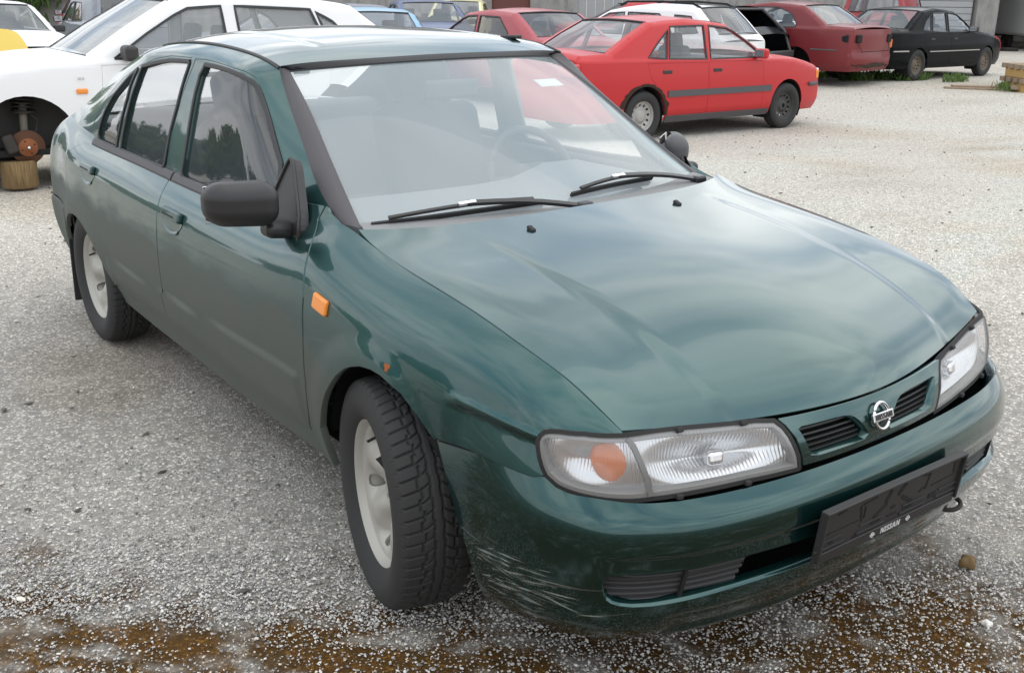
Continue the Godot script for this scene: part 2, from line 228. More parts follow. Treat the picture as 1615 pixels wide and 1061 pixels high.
func ground():
	var T := 1024
	var cell := noise(0.145, 1, FastNoiseLite.TYPE_CELLULAR, 2)
	cell.fractal_type = FastNoiseLite.FRACTAL_NONE
	cell.cellular_return_type = FastNoiseLite.RETURN_CELL_VALUE
	cell.cellular_jitter = 1.0
	var dist := noise(0.145, 1, FastNoiseLite.TYPE_CELLULAR, 2)
	dist.fractal_type = FastNoiseLite.FRACTAL_NONE
	dist.cellular_return_type = FastNoiseLite.RETURN_DISTANCE2_SUB
	dist.cellular_jitter = 1.0
	var gr := noise(0.02, 5, FastNoiseLite.TYPE_SIMPLEX, 8)
	var A := cell.get_seamless_image(T, T).get_data()
	var D := dist.get_seamless_image(T, T).get_data()
	var F := gr.get_seamless_image(T, T).get_data()
	var fine := noise(0.3, 3, FastNoiseLite.TYPE_SIMPLEX, 9)
	var G := fine.get_seamless_image(T, T).get_data()
	var alb := PackedByteArray()
	alb.resize(T * T * 3)
	var hgt := PackedByteArray()
	hgt.resize(T * T)
	for i in T * T:
		var a := A[i] / 255.0
		var d := D[i] / 255.0
		var f := F[i] / 255.0
		var g := G[i] / 255.0
		var h := fposmod(a * 7.31 + 0.13, 1.0)       # decides whether a stone is bare here
		var show := smoothstep(0.06, 0.22, d) * (1.0 if h + 0.6 * (f - 0.5) > 0.32 else 0.25)
		var tone := 0.36 + 0.34 * fposmod(a * 3.7, 1.0)
		if h > 0.82: tone = 0.80 + 0.2 * fposmod(a * 13.7, 1.0)
		elif h < 0.10: tone = 0.18
		var base := 0.28 + 0.16 * f
		var l := lerpf(base, tone, show) * (0.8 + 0.4 * g)
		var warm := 0.04 * (fposmod(a * 5.3, 1.0) - 0.3)
		var c := lin(l * (1.02 + warm), l, l * (0.955 - warm * 1.5))
		alb[i * 3] = clampi(int(c.r * 255), 0, 255); alb[i * 3 + 1] = clampi(int(c.g * 255), 0, 255); alb[i * 3 + 2] = clampi(int(c.b * 255), 0, 255)
		hgt[i] = clampi(int(255 * (0.25 + 0.6 * show * (0.6 + 0.4 * a) + 0.12 * g)), 0, 255)
	var m := mat(Color.WHITE, 0.92)
	m.albedo_texture = ImageTexture.create_from_image(Image.create_from_data(T, T, false, Image.FORMAT_RGB8, alb))
	m.heightmap_enabled = true
	m.heightmap_texture = ImageTexture.create_from_image(Image.create_from_data(T, T, false, Image.FORMAT_L8, hgt))
	m.heightmap_scale = 0.35
	m.vertex_color_use_as_albedo = true
	m.metallic_specular = 0.3
	# one sheet: fine near the camera, coarse to the horizon
	var axis := func(lo: float, hi: float) -> PackedFloat32Array:
		var a := PackedFloat32Array()
		var x := lo
		var st := 0.05
		while x < hi: a.append(x); x += 0.036
		var out := PackedFloat32Array()
		x = hi; st = 0.06
		while x < 1500.0: a.append(x); x += st; st *= 1.13
		x = lo; st = 0.06
		var neg := PackedFloat32Array()
		while x > -1500.0: x -= st; st *= 1.13; neg.append(x)
		neg.reverse()
		out.append_array(neg); out.append_array(a)
		return out
	var X: PackedFloat32Array = axis.call(-4.6, 2.6)
	var Z: PackedFloat32Array = axis.call(-2.0, 3.4)
	var big := noise(0.35, 4, FastNoiseLite.TYPE_SIMPLEX_SMOOTH, 31)
	var moss := noise(1.3, 5, FastNoiseLite.TYPE_SIMPLEX_SMOOTH, 37)
	var b := Build.new()
	for x in X:
		for z in Z:
			b.v.append(Vector3(x, 0.006 * big.get_noise_2d(x, z) - 0.004 + drop(x, z), z)); b.n.append(Vector3.UP); b.uv.append(Vector2(x, z) / 1.45)
			b.col.append(ground_tint(x, z, big, moss))
	var nz := Z.size()
	for i in X.size() - 1:
		for j in nz - 1:
			var o := i * nz + j
			b.ix.append_array([o, o + nz, o + nz + 1, o, o + nz + 1, o + 1])
	struct("ground", b.mesh(), m)

func moss_line(x: float, z: float) -> float:
	# how far towards the viewer of the line where the loose chippings and brown moss begin
	return (x + 1.63) * -0.614 + (z + 0.51) * 0.79

func ground_tint(x: float, z: float, big: FastNoiseLite, moss: FastNoiseLite) -> Color:
	var q := Vector2(x, z)
	var k := 0.72 + 0.10 * big.get_noise_2d(x, z) + 0.09 * moss.get_noise_2d(x * 2.0, z * 2.0)
	# pale trodden limestone dust out in the open yard
	var open := smoothstep(1.4, 5.5, (q - Vector2(-1.2, -0.6)).length() + 0.6 * big.get_noise_2d(x * 0.6 + 9, z * 0.6))
	k = lerpf(k, 1.0 + 0.10 * big.get_noise_2d(x * 0.8, z * 1.7 + 3) + 0.06 * moss.get_noise_2d(x * 0.7, z * 1.3), open)
	var c := Color(k, k * 0.975, k * 0.94).lerp(Color(k, k * 0.955, k * 0.895), open)
	# faint tracks where cars are pushed about
	var tr := sin((x * 0.42 + z * 0.9) * 3.1 + 1.5 * big.get_noise_2d(x * 0.3, z * 0.3 + 50.0))
	c = c.lerp(Color(c.r * 1.08, c.g * 1.075, c.b * 1.06), smoothstep(0.55, 0.95, tr) * open)
	c = c.lerp(Color(c.r * 0.80, c.g * 0.78, c.b * 0.75), smoothstep(0.1, 0.55, moss.get_noise_2d(x * 0.35 + 7.0, z * 0.6)) * 0.8)
	# worn brownish patches
	var w := smoothstep(0.12, 0.5, big.get_noise_2d(x * 0.9 + 31, z * 0.9))
	c = c.lerp(Color(c.r * 0.80, c.g * 0.74, c.b * 0.66), w * 0.6)
	# brown moss and silt under the chippings
	var s := moss_line(x, z) + 0.05 + 0.20 * smoothstep(-0.5, 0.3, x) + 0.24 * moss.get_noise_2d(x * 1.9, z * 1.9) + 0.12 * moss.get_noise_2d(x * 5.0, z * 5.0)
	var m := smoothstep(-0.04, 0.10, s) * smoothstep(-0.55, 0.05, moss.get_noise_2d(x * 2.6, z * 2.6 + 7) + 0.6 * moss.get_noise_2d(x * 8.0, z * 8.0))
	m = maxf(m, 0.6 * smoothstep(-0.40, -0.05, s) * smoothstep(0.0, 0.35, moss.get_noise_2d(x * 2.2 + 5, z * 2.2)))
	c = c.lerp(Color(0.25, 0.115, 0.022).lerp(Color(0.13, 0.085, 0.035), 0.5 + 0.5 * moss.get_noise_2d(x * 4, z * 4)), clampf(m * 1.45, 0, 1))
	return c.clamp()
# ---------------------------------------------------------------- surfaces
class Surf:
	var flip := 1.0
	var flat_uv := false     # texture laid by the surface's own coordinates
	var step := 0.002
	func at(_u: float, _v: float) -> Vector3: return Vector3.ZERO
	func nr(u: float, v: float) -> Vector3:
		var e := step
		return (at(u + e, v) - at(u - e, v)).cross(at(u, v + e) - at(u, v - e)).normalized() * flip
	func frame(u: float, v: float) -> Transform3D:
		var e := 0.004
		var n := nr(u, v)
		var y := (at(u, v + e) - at(u, v - e))
		y = (y - n * y.dot(n)).normalized()
		return Transform3D(Basis(y.cross(n), y, n), at(u, v))

class FuncSurf extends Surf:
	var f: Callable
	func _init(g: Callable, fl := 1.0): f = g; flip = fl
	func at(u: float, v: float) -> Vector3: return f.call(u, v)

class NetSurf extends Surf:
	var nu: int
	var nv: int
	var u0: float
	var u1: float
	var v0: float
	var v1: float
	var t: PackedVector3Array
	var n: PackedVector3Array
	static func second(k: Array, y: Array) -> Array:
		var c := k.size()
		var a := []
		var d := []
		a.resize(c); d.resize(c)
		a[0] = 0.0; d[0] = Vector3.ZERO
		for i in range(1, c - 1):
			var hl: float = k[i] - k[i - 1]
			var hr: float = k[i + 1] - k[i]
			var r: Vector3 = 6.0 * ((y[i + 1] - y[i]) / hr - (y[i] - y[i - 1]) / hl)
			var q: float = 2.0 * (hl + hr) - hl * float(a[i - 1])
			a[i] = hr / q
			d[i] = (r - hl * d[i - 1]) / q
		var m := []
		m.resize(c)
		m[c - 1] = Vector3.ZERO
		for i in range(c - 2, -1, -1): m[i] = Vector3.ZERO if i == 0 else d[i] - a[i] * m[i + 1]
		return m
	static func ev(k: Array, y: Array, m: Array, x: float) -> Vector3:
		var i := 0
		while i < k.size() - 2 and x >= k[i + 1]: i += 1
		var h: float = k[i + 1] - k[i]
		var a: float = (k[i + 1] - x) / h
		var b: float = (x - k[i]) / h
		return y[i] * a + y[i + 1] * b + (m[i] * (a * a * a - a) + m[i + 1] * (b * b * b - b)) * (h * h / 6.0)
	func _init(U: Array, V: Array, P: Array, nu_: int, nv_: int, fl: float, disp, place):
		nu = nu_; nv = nv_; flip = fl
		u0 = U[0]; u1 = U[-1]; v0 = V[0]; v1 = V[-1]
		var nr_ := V.size()
		var rows := []
		for r in nr_:
			var y := []
			for c in U.size():
				var o := (c * nr_ + r) * 3
				y.append(Vector3(P[o], P[o + 1], P[o + 2]))
			rows.append([y, second(U, y)])
		t.resize(nu * nv)
		for i in nu:
			var u := lerpf(u0, u1, i / float(nu - 1))
			var col := []
			for r in nr_: col.append(ev(U, rows[r][0], rows[r][1], u))
			var m := second(V, col)
			for j in nv:
				t[i * nv + j] = ev(V, col, m, lerpf(v0, v1, j / float(nv - 1)))
		normals()
		if disp != null:
			var t2 := t.duplicate()
			for i in nu:
				for j in nv:
					t2[i * nv + j] += n[i * nv + j] * float(disp.call(lerpf(u0, u1, i / float(nu - 1)), lerpf(v0, v1, j / float(nv - 1)), t[i * nv + j]))
			t = t2
		if place != null:
			for i in t.size(): t[i] = place.call(t[i])
		normals()
	func normals():
		n.resize(nu * nv)
		for i in nu:
			for j in nv:
				var du := t[mini(i + 1, nu - 1) * nv + j] - t[maxi(i - 1, 0) * nv + j]
				var dv := t[i * nv + mini(j + 1, nv - 1)] - t[i * nv + maxi(j - 1, 0)]
				n[i * nv + j] = du.cross(dv).normalized() * flip
	func look(a: PackedVector3Array, u: float, v: float) -> Vector3:
		var fu := clampf((u - u0) / (u1 - u0) * (nu - 1), 0.0, nu - 1.001)
		var fv := clampf((v - v0) / (v1 - v0) * (nv - 1), 0.0, nv - 1.001)
		var i := int(fu)
		var j := int(fv)
		fu -= i; fv -= j
		var o := i * nv + j
		return a[o].lerp(a[o + nv], fu).lerp(a[o + 1].lerp(a[o + nv + 1], fu), fv)
	func at(u: float, v: float) -> Vector3: return look(t, u, v)
	func nr(u: float, v: float) -> Vector3: return look(n, u, v).normalized()

# ---------------------------------------------------------------- panels: a polygon with holes laid on a surface
func pts(a: Array) -> PackedVector2Array:
	var p := PackedVector2Array()
	for i in range(0, a.size() - 1, 2): p.append(Vector2(a[i], a[i + 1]))
	return p

func area2(p: PackedVector2Array) -> float:
	var s := 0.0
	for i in p.size(): s += p[i].cross(p[(i + 1) % p.size()])
	return s * 0.5

func smooth2(p: PackedVector2Array, closed := true, times := 1) -> PackedVector2Array:
	for k in times:
		var q := PackedVector2Array()
		var c := p.size()
		if not closed: q.append(p[0])
		for i in (c if closed else c - 1):
			var a := p[i]
			var b := p[(i + 1) % c]
			q.append(a.lerp(b, 0.25)); q.append(a.lerp(b, 0.75))
		if not closed: q.append(p[c - 1])
		p = q
	return p

class Build:
	var v := PackedVector3Array()
	var n := PackedVector3Array()
	var uv := PackedVector2Array()
	var ix := PackedInt32Array()
	var col := PackedColorArray()
	var mirror := false
	func add(p: Vector3, m: Vector3, t := Vector2.ZERO) -> int:
		if mirror: p.x = -p.x; m.x = -m.x
		v.append(p); n.append(m); uv.append(t)
		return v.size() - 1
	func tri(a: int, b: int, c: int):
		var g := (v[b] - v[a]).cross(v[c] - v[a])
		if g.dot(n[a] + n[b] + n[c]) > 0.0: ix.append_array([a, c, b])
		else: ix.append_array([a, b, c])
	func quad(a: int, b: int, c: int, d: int):
		tri(a, b, c); tri(a, c, d)
	func mesh() -> ArrayMesh:
		var a := []
		a.resize(Mesh.ARRAY_MAX)
		a[Mesh.ARRAY_VERTEX] = v; a[Mesh.ARRAY_NORMAL] = n; a[Mesh.ARRAY_TEX_UV] = uv; a[Mesh.ARRAY_INDEX] = ix
		if col.size() == v.size() and col.size(): a[Mesh.ARRAY_COLOR] = col
		var m := ArrayMesh.new()
		if ix.size(): m.add_surface_from_arrays(Mesh.PRIMITIVE_TRIANGLES, a)
		return m
	# a flat-shaded convex or quad face with its own normal
	func face(q: Array):
		var m: Vector3 = (q[2] - q[0]).cross(q[1] - q[0]).normalized()
		var b := v.size()
		for p in q: add(p, m)
		for k in range(1, q.size() - 1): ix.append_array([b, b + k, b + k + 1])

func panel(s: Surf, outer: PackedVector2Array, holes: Array, du: float, dv: float, off := 0.0, skirt := 0.014, mirror := false, into: Build = null, outer_skirt := true) -> ArrayMesh:
	var b := into if into else Build.new()
	b.mirror = mirror
	var lo := outer[0]
	var hi := outer[0]
	for p in outer: lo = lo.min(p); hi = hi.max(p)
	var ni := int(ceil((hi.x - lo.x) / du))
	var nj := int(ceil((hi.y - lo.y) / dv))
	du = (hi.x - lo.x) / ni; dv = (hi.y - lo.y) / nj
	var cut := PackedByteArray()
	cut.resize(ni * nj)
	var loops := [outer] + holes
	for l in loops:
		for k in l.size():
			var p: Vector2 = l[k]
			var q: Vector2 = l[(k + 1) % l.size()]
			var st := int(ceil(maxf(absf(q.x - p.x) / du, absf(q.y - p.y) / dv) * 6.0)) + 1
			for m in st + 1:
				var r := p.lerp(q, m / float(st))
				cut[clampi(int((r.x - lo.x) / du), 0, ni - 1) * nj + clampi(int((r.y - lo.y) / dv), 0, nj - 1)] = 1
	var grid := PackedInt32Array()
	grid.resize((ni + 1) * (nj + 1))
	grid.fill(-1)
	for i in ni:
		for j in nj:
			var c0 := Vector2(lo.x + i * du, lo.y + j * dv)
			if cut[i * nj + j] == 0:
				var c := c0 + Vector2(du, dv) * 0.5
				if not Geometry2D.is_point_in_polygon(c, outer): continue
				var ok := true
				for h in holes:
					if Geometry2D.is_point_in_polygon(c, h): ok = false; break
				if not ok: continue
				var id := [0, 0, 0, 0]
				for k in 4:
					var gi := i + (1 if k == 1 or k == 2 else 0)
					var gj := j + (1 if k > 1 else 0)
					var o := gi * (nj + 1) + gj
					if grid[o] < 0: grid[o] = vert(b, s, Vector2(lo.x + gi * du, lo.y + gj * dv), off)
					id[k] = grid[o]
				b.quad(id[0], id[1], id[2], id[3])
			else:
				# scaled up: the polygon clipper works on a fixed grid
				var cell := PackedVector2Array([Vector2.ZERO, Vector2(1000, 0), Vector2(1000, 1000), Vector2(0, 1000)])
				var sc := Vector2(1000.0 / du, 1000.0 / dv)
				var po := PackedVector2Array()
				for p in outer: po.append((p - c0) * sc)
				var got: Array = Geometry2D.intersect_polygons(cell, po)
				for h in holes:
					var ph := PackedVector2Array()
					for p in h: ph.append((p - c0) * sc)
					var nx := []
					for g in got: nx.append_array(Geometry2D.clip_polygons(g, ph))
					got = nx
				for g in got:
					var tr := Geometry2D.triangulate_polygon(g)
					if tr.is_empty(): continue
					var base := PackedInt32Array()
					for p in g: base.append(vert(b, s, c0 + p / sc, off))
					for k in range(0, tr.size(), 3): b.tri(base[tr[k]], base[tr[k + 1]], base[tr[k + 2]])
	if skirt > 0.0:
		for li in range(0 if outer_skirt else 1, loops.size()): edge(b, s, loops[li], li > 0, maxf(du, 0.004), maxf(dv, 0.004), off, skirt)
	return b.mesh() if into == null else null

func vert(b: Build, s: Surf, p: Vector2, off: float) -> int:
	var n := s.nr(p.x, p.y)
	var q := s.at(p.x, p.y) + n * off
	return b.add(q, n, where(s, p, q))

func where(s: Surf, p: Vector2, q: Vector3) -> Vector2:
	return Vector2(p.x * 0.5 + 0.5, 1.0 - p.y) if s.flat_uv else Vector2((q.z + 3.6) / 4.8, 1.0 - q.y / 1.5)

func edge(b: Build, s: Surf, l: PackedVector2Array, hole: bool, du: float, dv: float, off: float, skirt: float):
	var sg := signf(area2(l)) * s.flip * (-1.0 if hole else 1.0)
	for k in l.size():
		var p := l[k]
		var q := l[(k + 1) % l.size()]
		var st := int(ceil(maxf(absf(q.x - p.x) / du, absf(q.y - p.y) / dv)))
		var last := []
		for m in maxi(st, 1) + 1:
			var r := p.lerp(q, m / float(maxi(st, 1)))
			var n := s.nr(r.x, r.y)
			var d := (s.at(q.x, q.y) - s.at(p.x, p.y)).normalized()
			var o := d.cross(n).normalized() * sg
			var x := s.at(r.x, r.y) + n * off
			var t := where(s, r, x)
			var now := [b.add(x, n, t), b.add(x + o * 0.0012 - n * 0.0012, (n + o * 1.6).normalized(), t), b.add(x + o * 0.0012 - n * skirt, o, t)]
			if last.size():
				b.quad(last[0], last[1], now[1], now[0])
				b.quad(last[1], last[2], now[2], now[1])
			last = now

# a bar along a path on a surface or in space, section given as (across, up) points
func sweep(path: PackedVector3Array, ups: PackedVector3Array, section: PackedVector2Array, closed := false, smooth := true, caps := true) -> ArrayMesh:
	var b := Build.new()
	var c := path.size()
	var m := section.size()
	var rows := []
	for i in c:
		var d := (path[(i + 1) % c] - path[i] if i + 1 < c or closed else path[i] - path[i - 1])
		if i > 0 or closed: d = d.normalized() + (path[i] - path[(i - 1 + c) % c]).normalized()
		d = d.normalized()
		var a := d.cross(ups[i]).normalized()
		var up := a.cross(d).normalized()
		var row := []
		for k in m:
			var p := section[k]
			var pos := path[i] + a * p.x + up * p.y
			if smooth:
				var tn := (section[(k + 1) % m] - section[(k - 1 + m) % m])
				var nn := Vector2(tn.y, -tn.x).normalized()
				row.append(b.add(pos, (a * nn.x + up * nn.y).normalized()))
			else:
				var t1 := (section[(k + 1) % m] - p)
				var t0 := (p - section[(k - 1 + m) % m])
				var n1 := Vector2(t1.y, -t1.x).normalized()
				var n0 := Vector2(t0.y, -t0.x).normalized()
				row.append(b.add(pos, (a * n0.x + up * n0.y).normalized()))
				row.append(b.add(pos, (a * n1.x + up * n1.y).normalized()))
		rows.append(row)
	for i in (c if closed else c - 1):
		var r0: Array = rows[i]
		var r1: Array = rows[(i + 1) % c]
		for k in m:
			if smooth:
				var k2 := (k + 1) % m
				b.quad(r0[k], r0[k2], r1[k2], r1[k])
			else:
				var k2 := (2 * k + 2) % (2 * m)
				b.quad(r0[2 * k + 1], r0[k2], r1[k2], r1[2 * k + 1])
	if caps and not closed:
		for e in 2:
			var i := 0 if e == 0 else c - 1
			var d := (path[0] - path[1] if e == 0 else path[c - 1] - path[c - 2]).normalized()
			var mid := b.add(path[i], d)
			var ids := []
			for k in m: ids.append(b.add(b.v[rows[i][k if smooth else 2 * k]], d))
			for k in m: b.tri(mid, ids[k], ids[(k + 1) % m])
	return b.mesh()

func ring(r: float, k := 8, sy := 1.0) -> PackedVector2Array:
	var p := PackedVector2Array()
	for i in k: p.append(Vector2(cos(TAU * i / k) * r, sin(TAU * i / k) * r * sy))
	return p

func rect2(w: float, h: float) -> PackedVector2Array:
	return PackedVector2Array([Vector2(-w / 2, -h / 2), Vector2(w / 2, -h / 2), Vector2(w / 2, h / 2), Vector2(-w / 2, h / 2)])

func tube(path: Array, r: float, k := 8, sy := 1.0) -> ArrayMesh:
	var p := PackedVector3Array(path)
	var u := PackedVector3Array()
	for i in p.size():
		var d := (p[mini(i + 1, p.size() - 1)] - p[maxi(i - 1, 0)]).normalized()
		u.append(Vector3.UP if absf(d.y) < 0.9 else Vector3.RIGHT)
	return sweep(p, u, ring(r, k, sy))

# a path on a surface, with its normals
func on(s: Surf, uv: PackedVector2Array, off: float, step := 0.0) -> Array:
	var a := PackedVector3Array()
	var b := PackedVector3Array()
	for i in uv.size():
		var m := 1
		if step > 0.0 and i + 1 < uv.size(): m = maxi(1, int(s.at(uv[i].x, uv[i].y).distance_to(s.at(uv[i + 1].x, uv[i + 1].y)) / step))
		for k in m:
			var q := uv[i].lerp(uv[mini(i + 1, uv.size() - 1)], k / float(m))
			b.append(s.nr(q.x, q.y)); a.append(s.at(q.x, q.y) + s.nr(q.x, q.y) * off)
	return [a, b]

# a box with round edges; shape may bend its points
func rbox(size: Vector3, r: float, k := 4, shape = null) -> ArrayMesh:
	var b := Build.new()
	var h := size * 0.5
	r = minf(r, minf(h.x, minf(h.y, h.z)))
	var at := func(f: int, x: float, y: float) -> Vector3:
		var c := Vector3(x, y, 1.0)
		match f:
			1: c = Vector3(-x, y, -1.0)
			2: c = Vector3(1.0, y, -x)
			3: c = Vector3(-1.0, y, x)
			4: c = Vector3(x, 1.0, -y)
			5: c = Vector3(x, -1.0, y)
		return c
	# parameter steps: the rounded rims get k steps each, the flat middle a few
	var st := []
	for i in k + 1: st.append([-1, i / float(k)])
	for i in (7 if shape != null else 0): st.append([0, (i + 1) / 8.0])
	for i in k + 1: st.append([1, i / float(k)])
	for f in 6:
		var ax := 0 if f < 2 or f > 3 else 2
		var ay := 1 if f < 4 else 2
		var az := 2 if f < 2 else (0 if f < 4 else 1)
		var ids := []
		for i in st.size():
			var row := []
			for j in st.size():
				var p := [0.0, 0.0]
				var ang := [0.0, 0.0]
				for q in 2:
					var s: Array = st[i] if q == 0 else st[j]
					var half: float = h[ax] if q == 0 else h[ay]
					if s[0] == -1: p[q] = -(half - r); ang[q] = -(1.0 - s[1]) * PI / 4
					elif s[0] == 1: p[q] = half - r; ang[q] = s[1] * PI / 4
					else: p[q] = lerpf(-(half - r), half - r, s[1])
				var dir := Vector3(tan(ang[0]), tan(ang[1]), 1.0).normalized()
				var base: Vector3 = at.call(f, 0.0, 0.0)
				var ex: Vector3 = at.call(f, 1.0, 0.0) - base
				var ey: Vector3 = at.call(f, 0.0, 1.0) - base
				var nn: Vector3 = (ex * dir.x + ey * dir.y + base * dir.z)
				var pos: Vector3 = ex * p[0] + ey * p[1] + base * (h[az] - r) + nn * r
				row.append(b.add(pos, nn))
			ids.append(row)
		for i in st.size() - 1:
			for j in st.size() - 1: b.quad(ids[i][j], ids[i + 1][j], ids[i + 1][j + 1], ids[i][j + 1])
	if shape != null:
		for i in b.v.size():
			var p := b.v[i]
			var e := 0.001
			var n := b.n[i]
			var t := n.cross(Vector3.UP if absf(n.y) < 0.9 else Vector3.RIGHT).normalized()
			var w := n.cross(t)
			var q: Vector3 = shape.call(p)
			var n2: Vector3 = (shape.call(p + t * e) - q).cross(shape.call(p + w * e) - q).normalized()
			var o3: Vector3 = shape.call(p + n * e) - q
			b.v[i] = q
			b.n[i] = n2 if n2.dot(o3) > 0 else -n2
		var old := b.ix
		b.ix = PackedInt32Array()
		for i in range(0, old.size(), 3): b.tri(old[i], old[i + 1], old[i + 2])
	return b.mesh()

# profile (x = along the axis, y = radius) turned about the x axis
func lathe(prof: Array, k := 48) -> ArrayMesh:
	var b := Build.new()
	var rows := []
	for i in prof.size():
		var p: Vector2 = prof[i]
		var row := []
		var d0: Vector2 = (p - prof[i - 1]) if i > 0 else (prof[1] - p)
		var d1: Vector2 = (prof[i + 1] - p) if i + 1 < prof.size() else d0
		var d := (d0.normalized() + d1.normalized()).normalized()
		for j in k + 1:
			var a := TAU * j / k
			row.append(b.add(Vector3(p.x, p.y * cos(a), p.y * sin(a)), Vector3(-d.y, d.x * cos(a), d.x * sin(a))))
		rows.append(row)
	for i in prof.size() - 1:
		for j in k: b.quad(rows[i][j], rows[i][j + 1], rows[i + 1][j + 1], rows[i + 1][j])
	return b.mesh()

func join(list: Array) -> ArrayMesh:
	var st := SurfaceTool.new()
	for x in list:
		if x is Array: st.append_from(x[0], 0, x[1])
		else: st.append_from(x, 0, Transform3D())
	return st.commit()

# ---------------------------------------------------------------- things and parts
var taken := {}
func numbered(called: String) -> String:
	if not taken.has(called): taken[called] = 0; return called
	taken[called] += 1
	return "%s_%03d" % [called, taken[called]]

func thing(called: String, label: String, category: String, at := Vector3.ZERO, turn := 0.0, group := "") -> Node3D:
	var o := Node3D.new()
	o.name = numbered(called)
	add_child(o)
	o.position = at; o.rotation.y = turn
	return tag(o, label, category, group)

func tag(o: Node3D, label: String, category: String, group := "") -> Node3D:
	o.set_meta("label", label); o.set_meta("category", category)
	if group: o.set_meta("group", group)
	return o

func obj(called: String, m: Mesh, material: Material, parent: Node = self, at := Transform3D()) -> MeshInstance3D:
	var o := MeshInstance3D.new()
	o.mesh = m
	o.material_override = material
	o.transform = at
	if parent == self:
		o.name = numbered(called)
	else:
		var nm := called
		var k := 0
		while parent.has_node(NodePath(nm)):
			k += 1; nm = "%s_%03d" % [called, k]
		o.name = nm
	parent.add_child(o)
	return o

func struct(called: String, m: Mesh, material: Material) -> MeshInstance3D:
	var o := obj(called, m, material)
	o.set_meta("kind", "structure")
	return o

# ---------------------------------------------------------------- materials (colours are linear, as in the real world)
func lin(r: float, g: float, b: float) -> Color: return Color(r, g, b).linear_to_srgb()

func mat(c: Color, rough := 0.6, metal := 0.0) -> StandardMaterial3D:
	var m := StandardMaterial3D.new()
	m.albedo_color = c; m.roughness = rough; m.metallic = metal
	return m

func glass(c: Color, alpha: float) -> StandardMaterial3D:
	var m := mat(c, 0.02)
	m.transparency = BaseMaterial3D.TRANSPARENCY_ALPHA
	m.albedo_color.a = alpha
	m.metallic_specular = 0.5
	return m

func noise(freq: float, oct := 4, kind := FastNoiseLite.TYPE_SIMPLEX_SMOOTH, sd := 7) -> FastNoiseLite:
	var f := FastNoiseLite.new()
	f.noise_type = kind; f.frequency = freq; f.fractal_octaves = oct; f.seed = sd
	return f

func tex_from(w: int, h: int, f: Callable, alpha := false) -> ImageTexture:
	var bytes := PackedByteArray()
	var n := 4 if alpha else 3
	bytes.resize(w * h * n)
	for y in h:
		for x in w:
			var c: Color = f.call(x, y)
			var o := (y * w + x) * n
			bytes[o] = clampi(int(c.r * 255.0 + 0.5), 0, 255); bytes[o + 1] = clampi(int(c.g * 255.0 + 0.5), 0, 255); bytes[o + 2] = clampi(int(c.b * 255.0 + 0.5), 0, 255)
			if alpha: bytes[o + 3] = clampi(int(c.a * 255.0 + 0.5), 0, 255)
	return ImageTexture.create_from_image(Image.create_from_data(w, h, false, Image.FORMAT_RGBA8 if alpha else Image.FORMAT_RGB8, bytes))
# ---------------------------------------------------------------- the green sedan in front
var sS: NetSurf
var sG: NetSurf
var sB: NetSurf
var sN: NetSurf
var sH: NetSurf
var sW: NetSurf
var sR: NetSurf

func TL(p: Vector3) -> Vector3:   # the body leans on its soft front tyre
	var y := p - Vector3(0, 0.3, -1.27)
	return p + Vector3(-0.020484 * y.y, 0.020484 * y.x - 0.014375 * y.z, 0.014375 * y.y)

func sst(a: float, b: float, x: float) -> float: return smoothstep(a, b, x)

func line(u: float, k: Array) -> float:
	for i in range(0, k.size() - 2, 2):
		if u <= k[i + 2] or i == k.size() - 4:
			return lerpf(k[i + 1], k[i + 3], clampf((u - k[i]) / (k[i + 2] - k[i]), 0, 1))
	return k[1]

func side_relief(u: float, v: float, p: Vector3) -> float:
	var d := 0.0
	var vl := 0.5413 + (u - 0.2975) * 0.31
	d -= 0.013 * sst(0.0, 0.030, vl - v) * sst(0.27, 0.33, u) * (1.0 - sst(0.03, 0.24, vl - v))
	d += 0.003 * (1.0 - sst(0.0, 0.028, absf(vl + 0.012 - v))) * sst(0.27, 0.31, u)
	var w := line(u, [-2.2, 0.216, -1.527, 0.2371, -0.951, 0.2605, -0.439, 0.2600])
	d += 0.009 * (1.0 - sst(-0.005, 0.003, v - w)) * sst(-2.23, -2.19, u) * (1.0 - sst(-0.45, -0.42, u)) * sst(0.06, 0.16, v)
	var q := Vector2((p.z + 2.575) / 0.345, (p.y - 0.235) / 0.325).length()
	d += 0.016 * (1.0 - sst(1.0, 1.35, q)) * sst(0.25, 0.4, p.y)
	var f := Vector2((p.z + 0.03) / 0.30, (p.y - 0.31) / 0.345).length()
	d += 0.010 * (1.0 - sst(1.0, 1.25, f))
	# rear bumper stands a little proud
	d += 0.012 * (1.0 - sst(0.275, 0.295, v)) * (1.0 - sst(-2.94, -2.90, u))
	return d

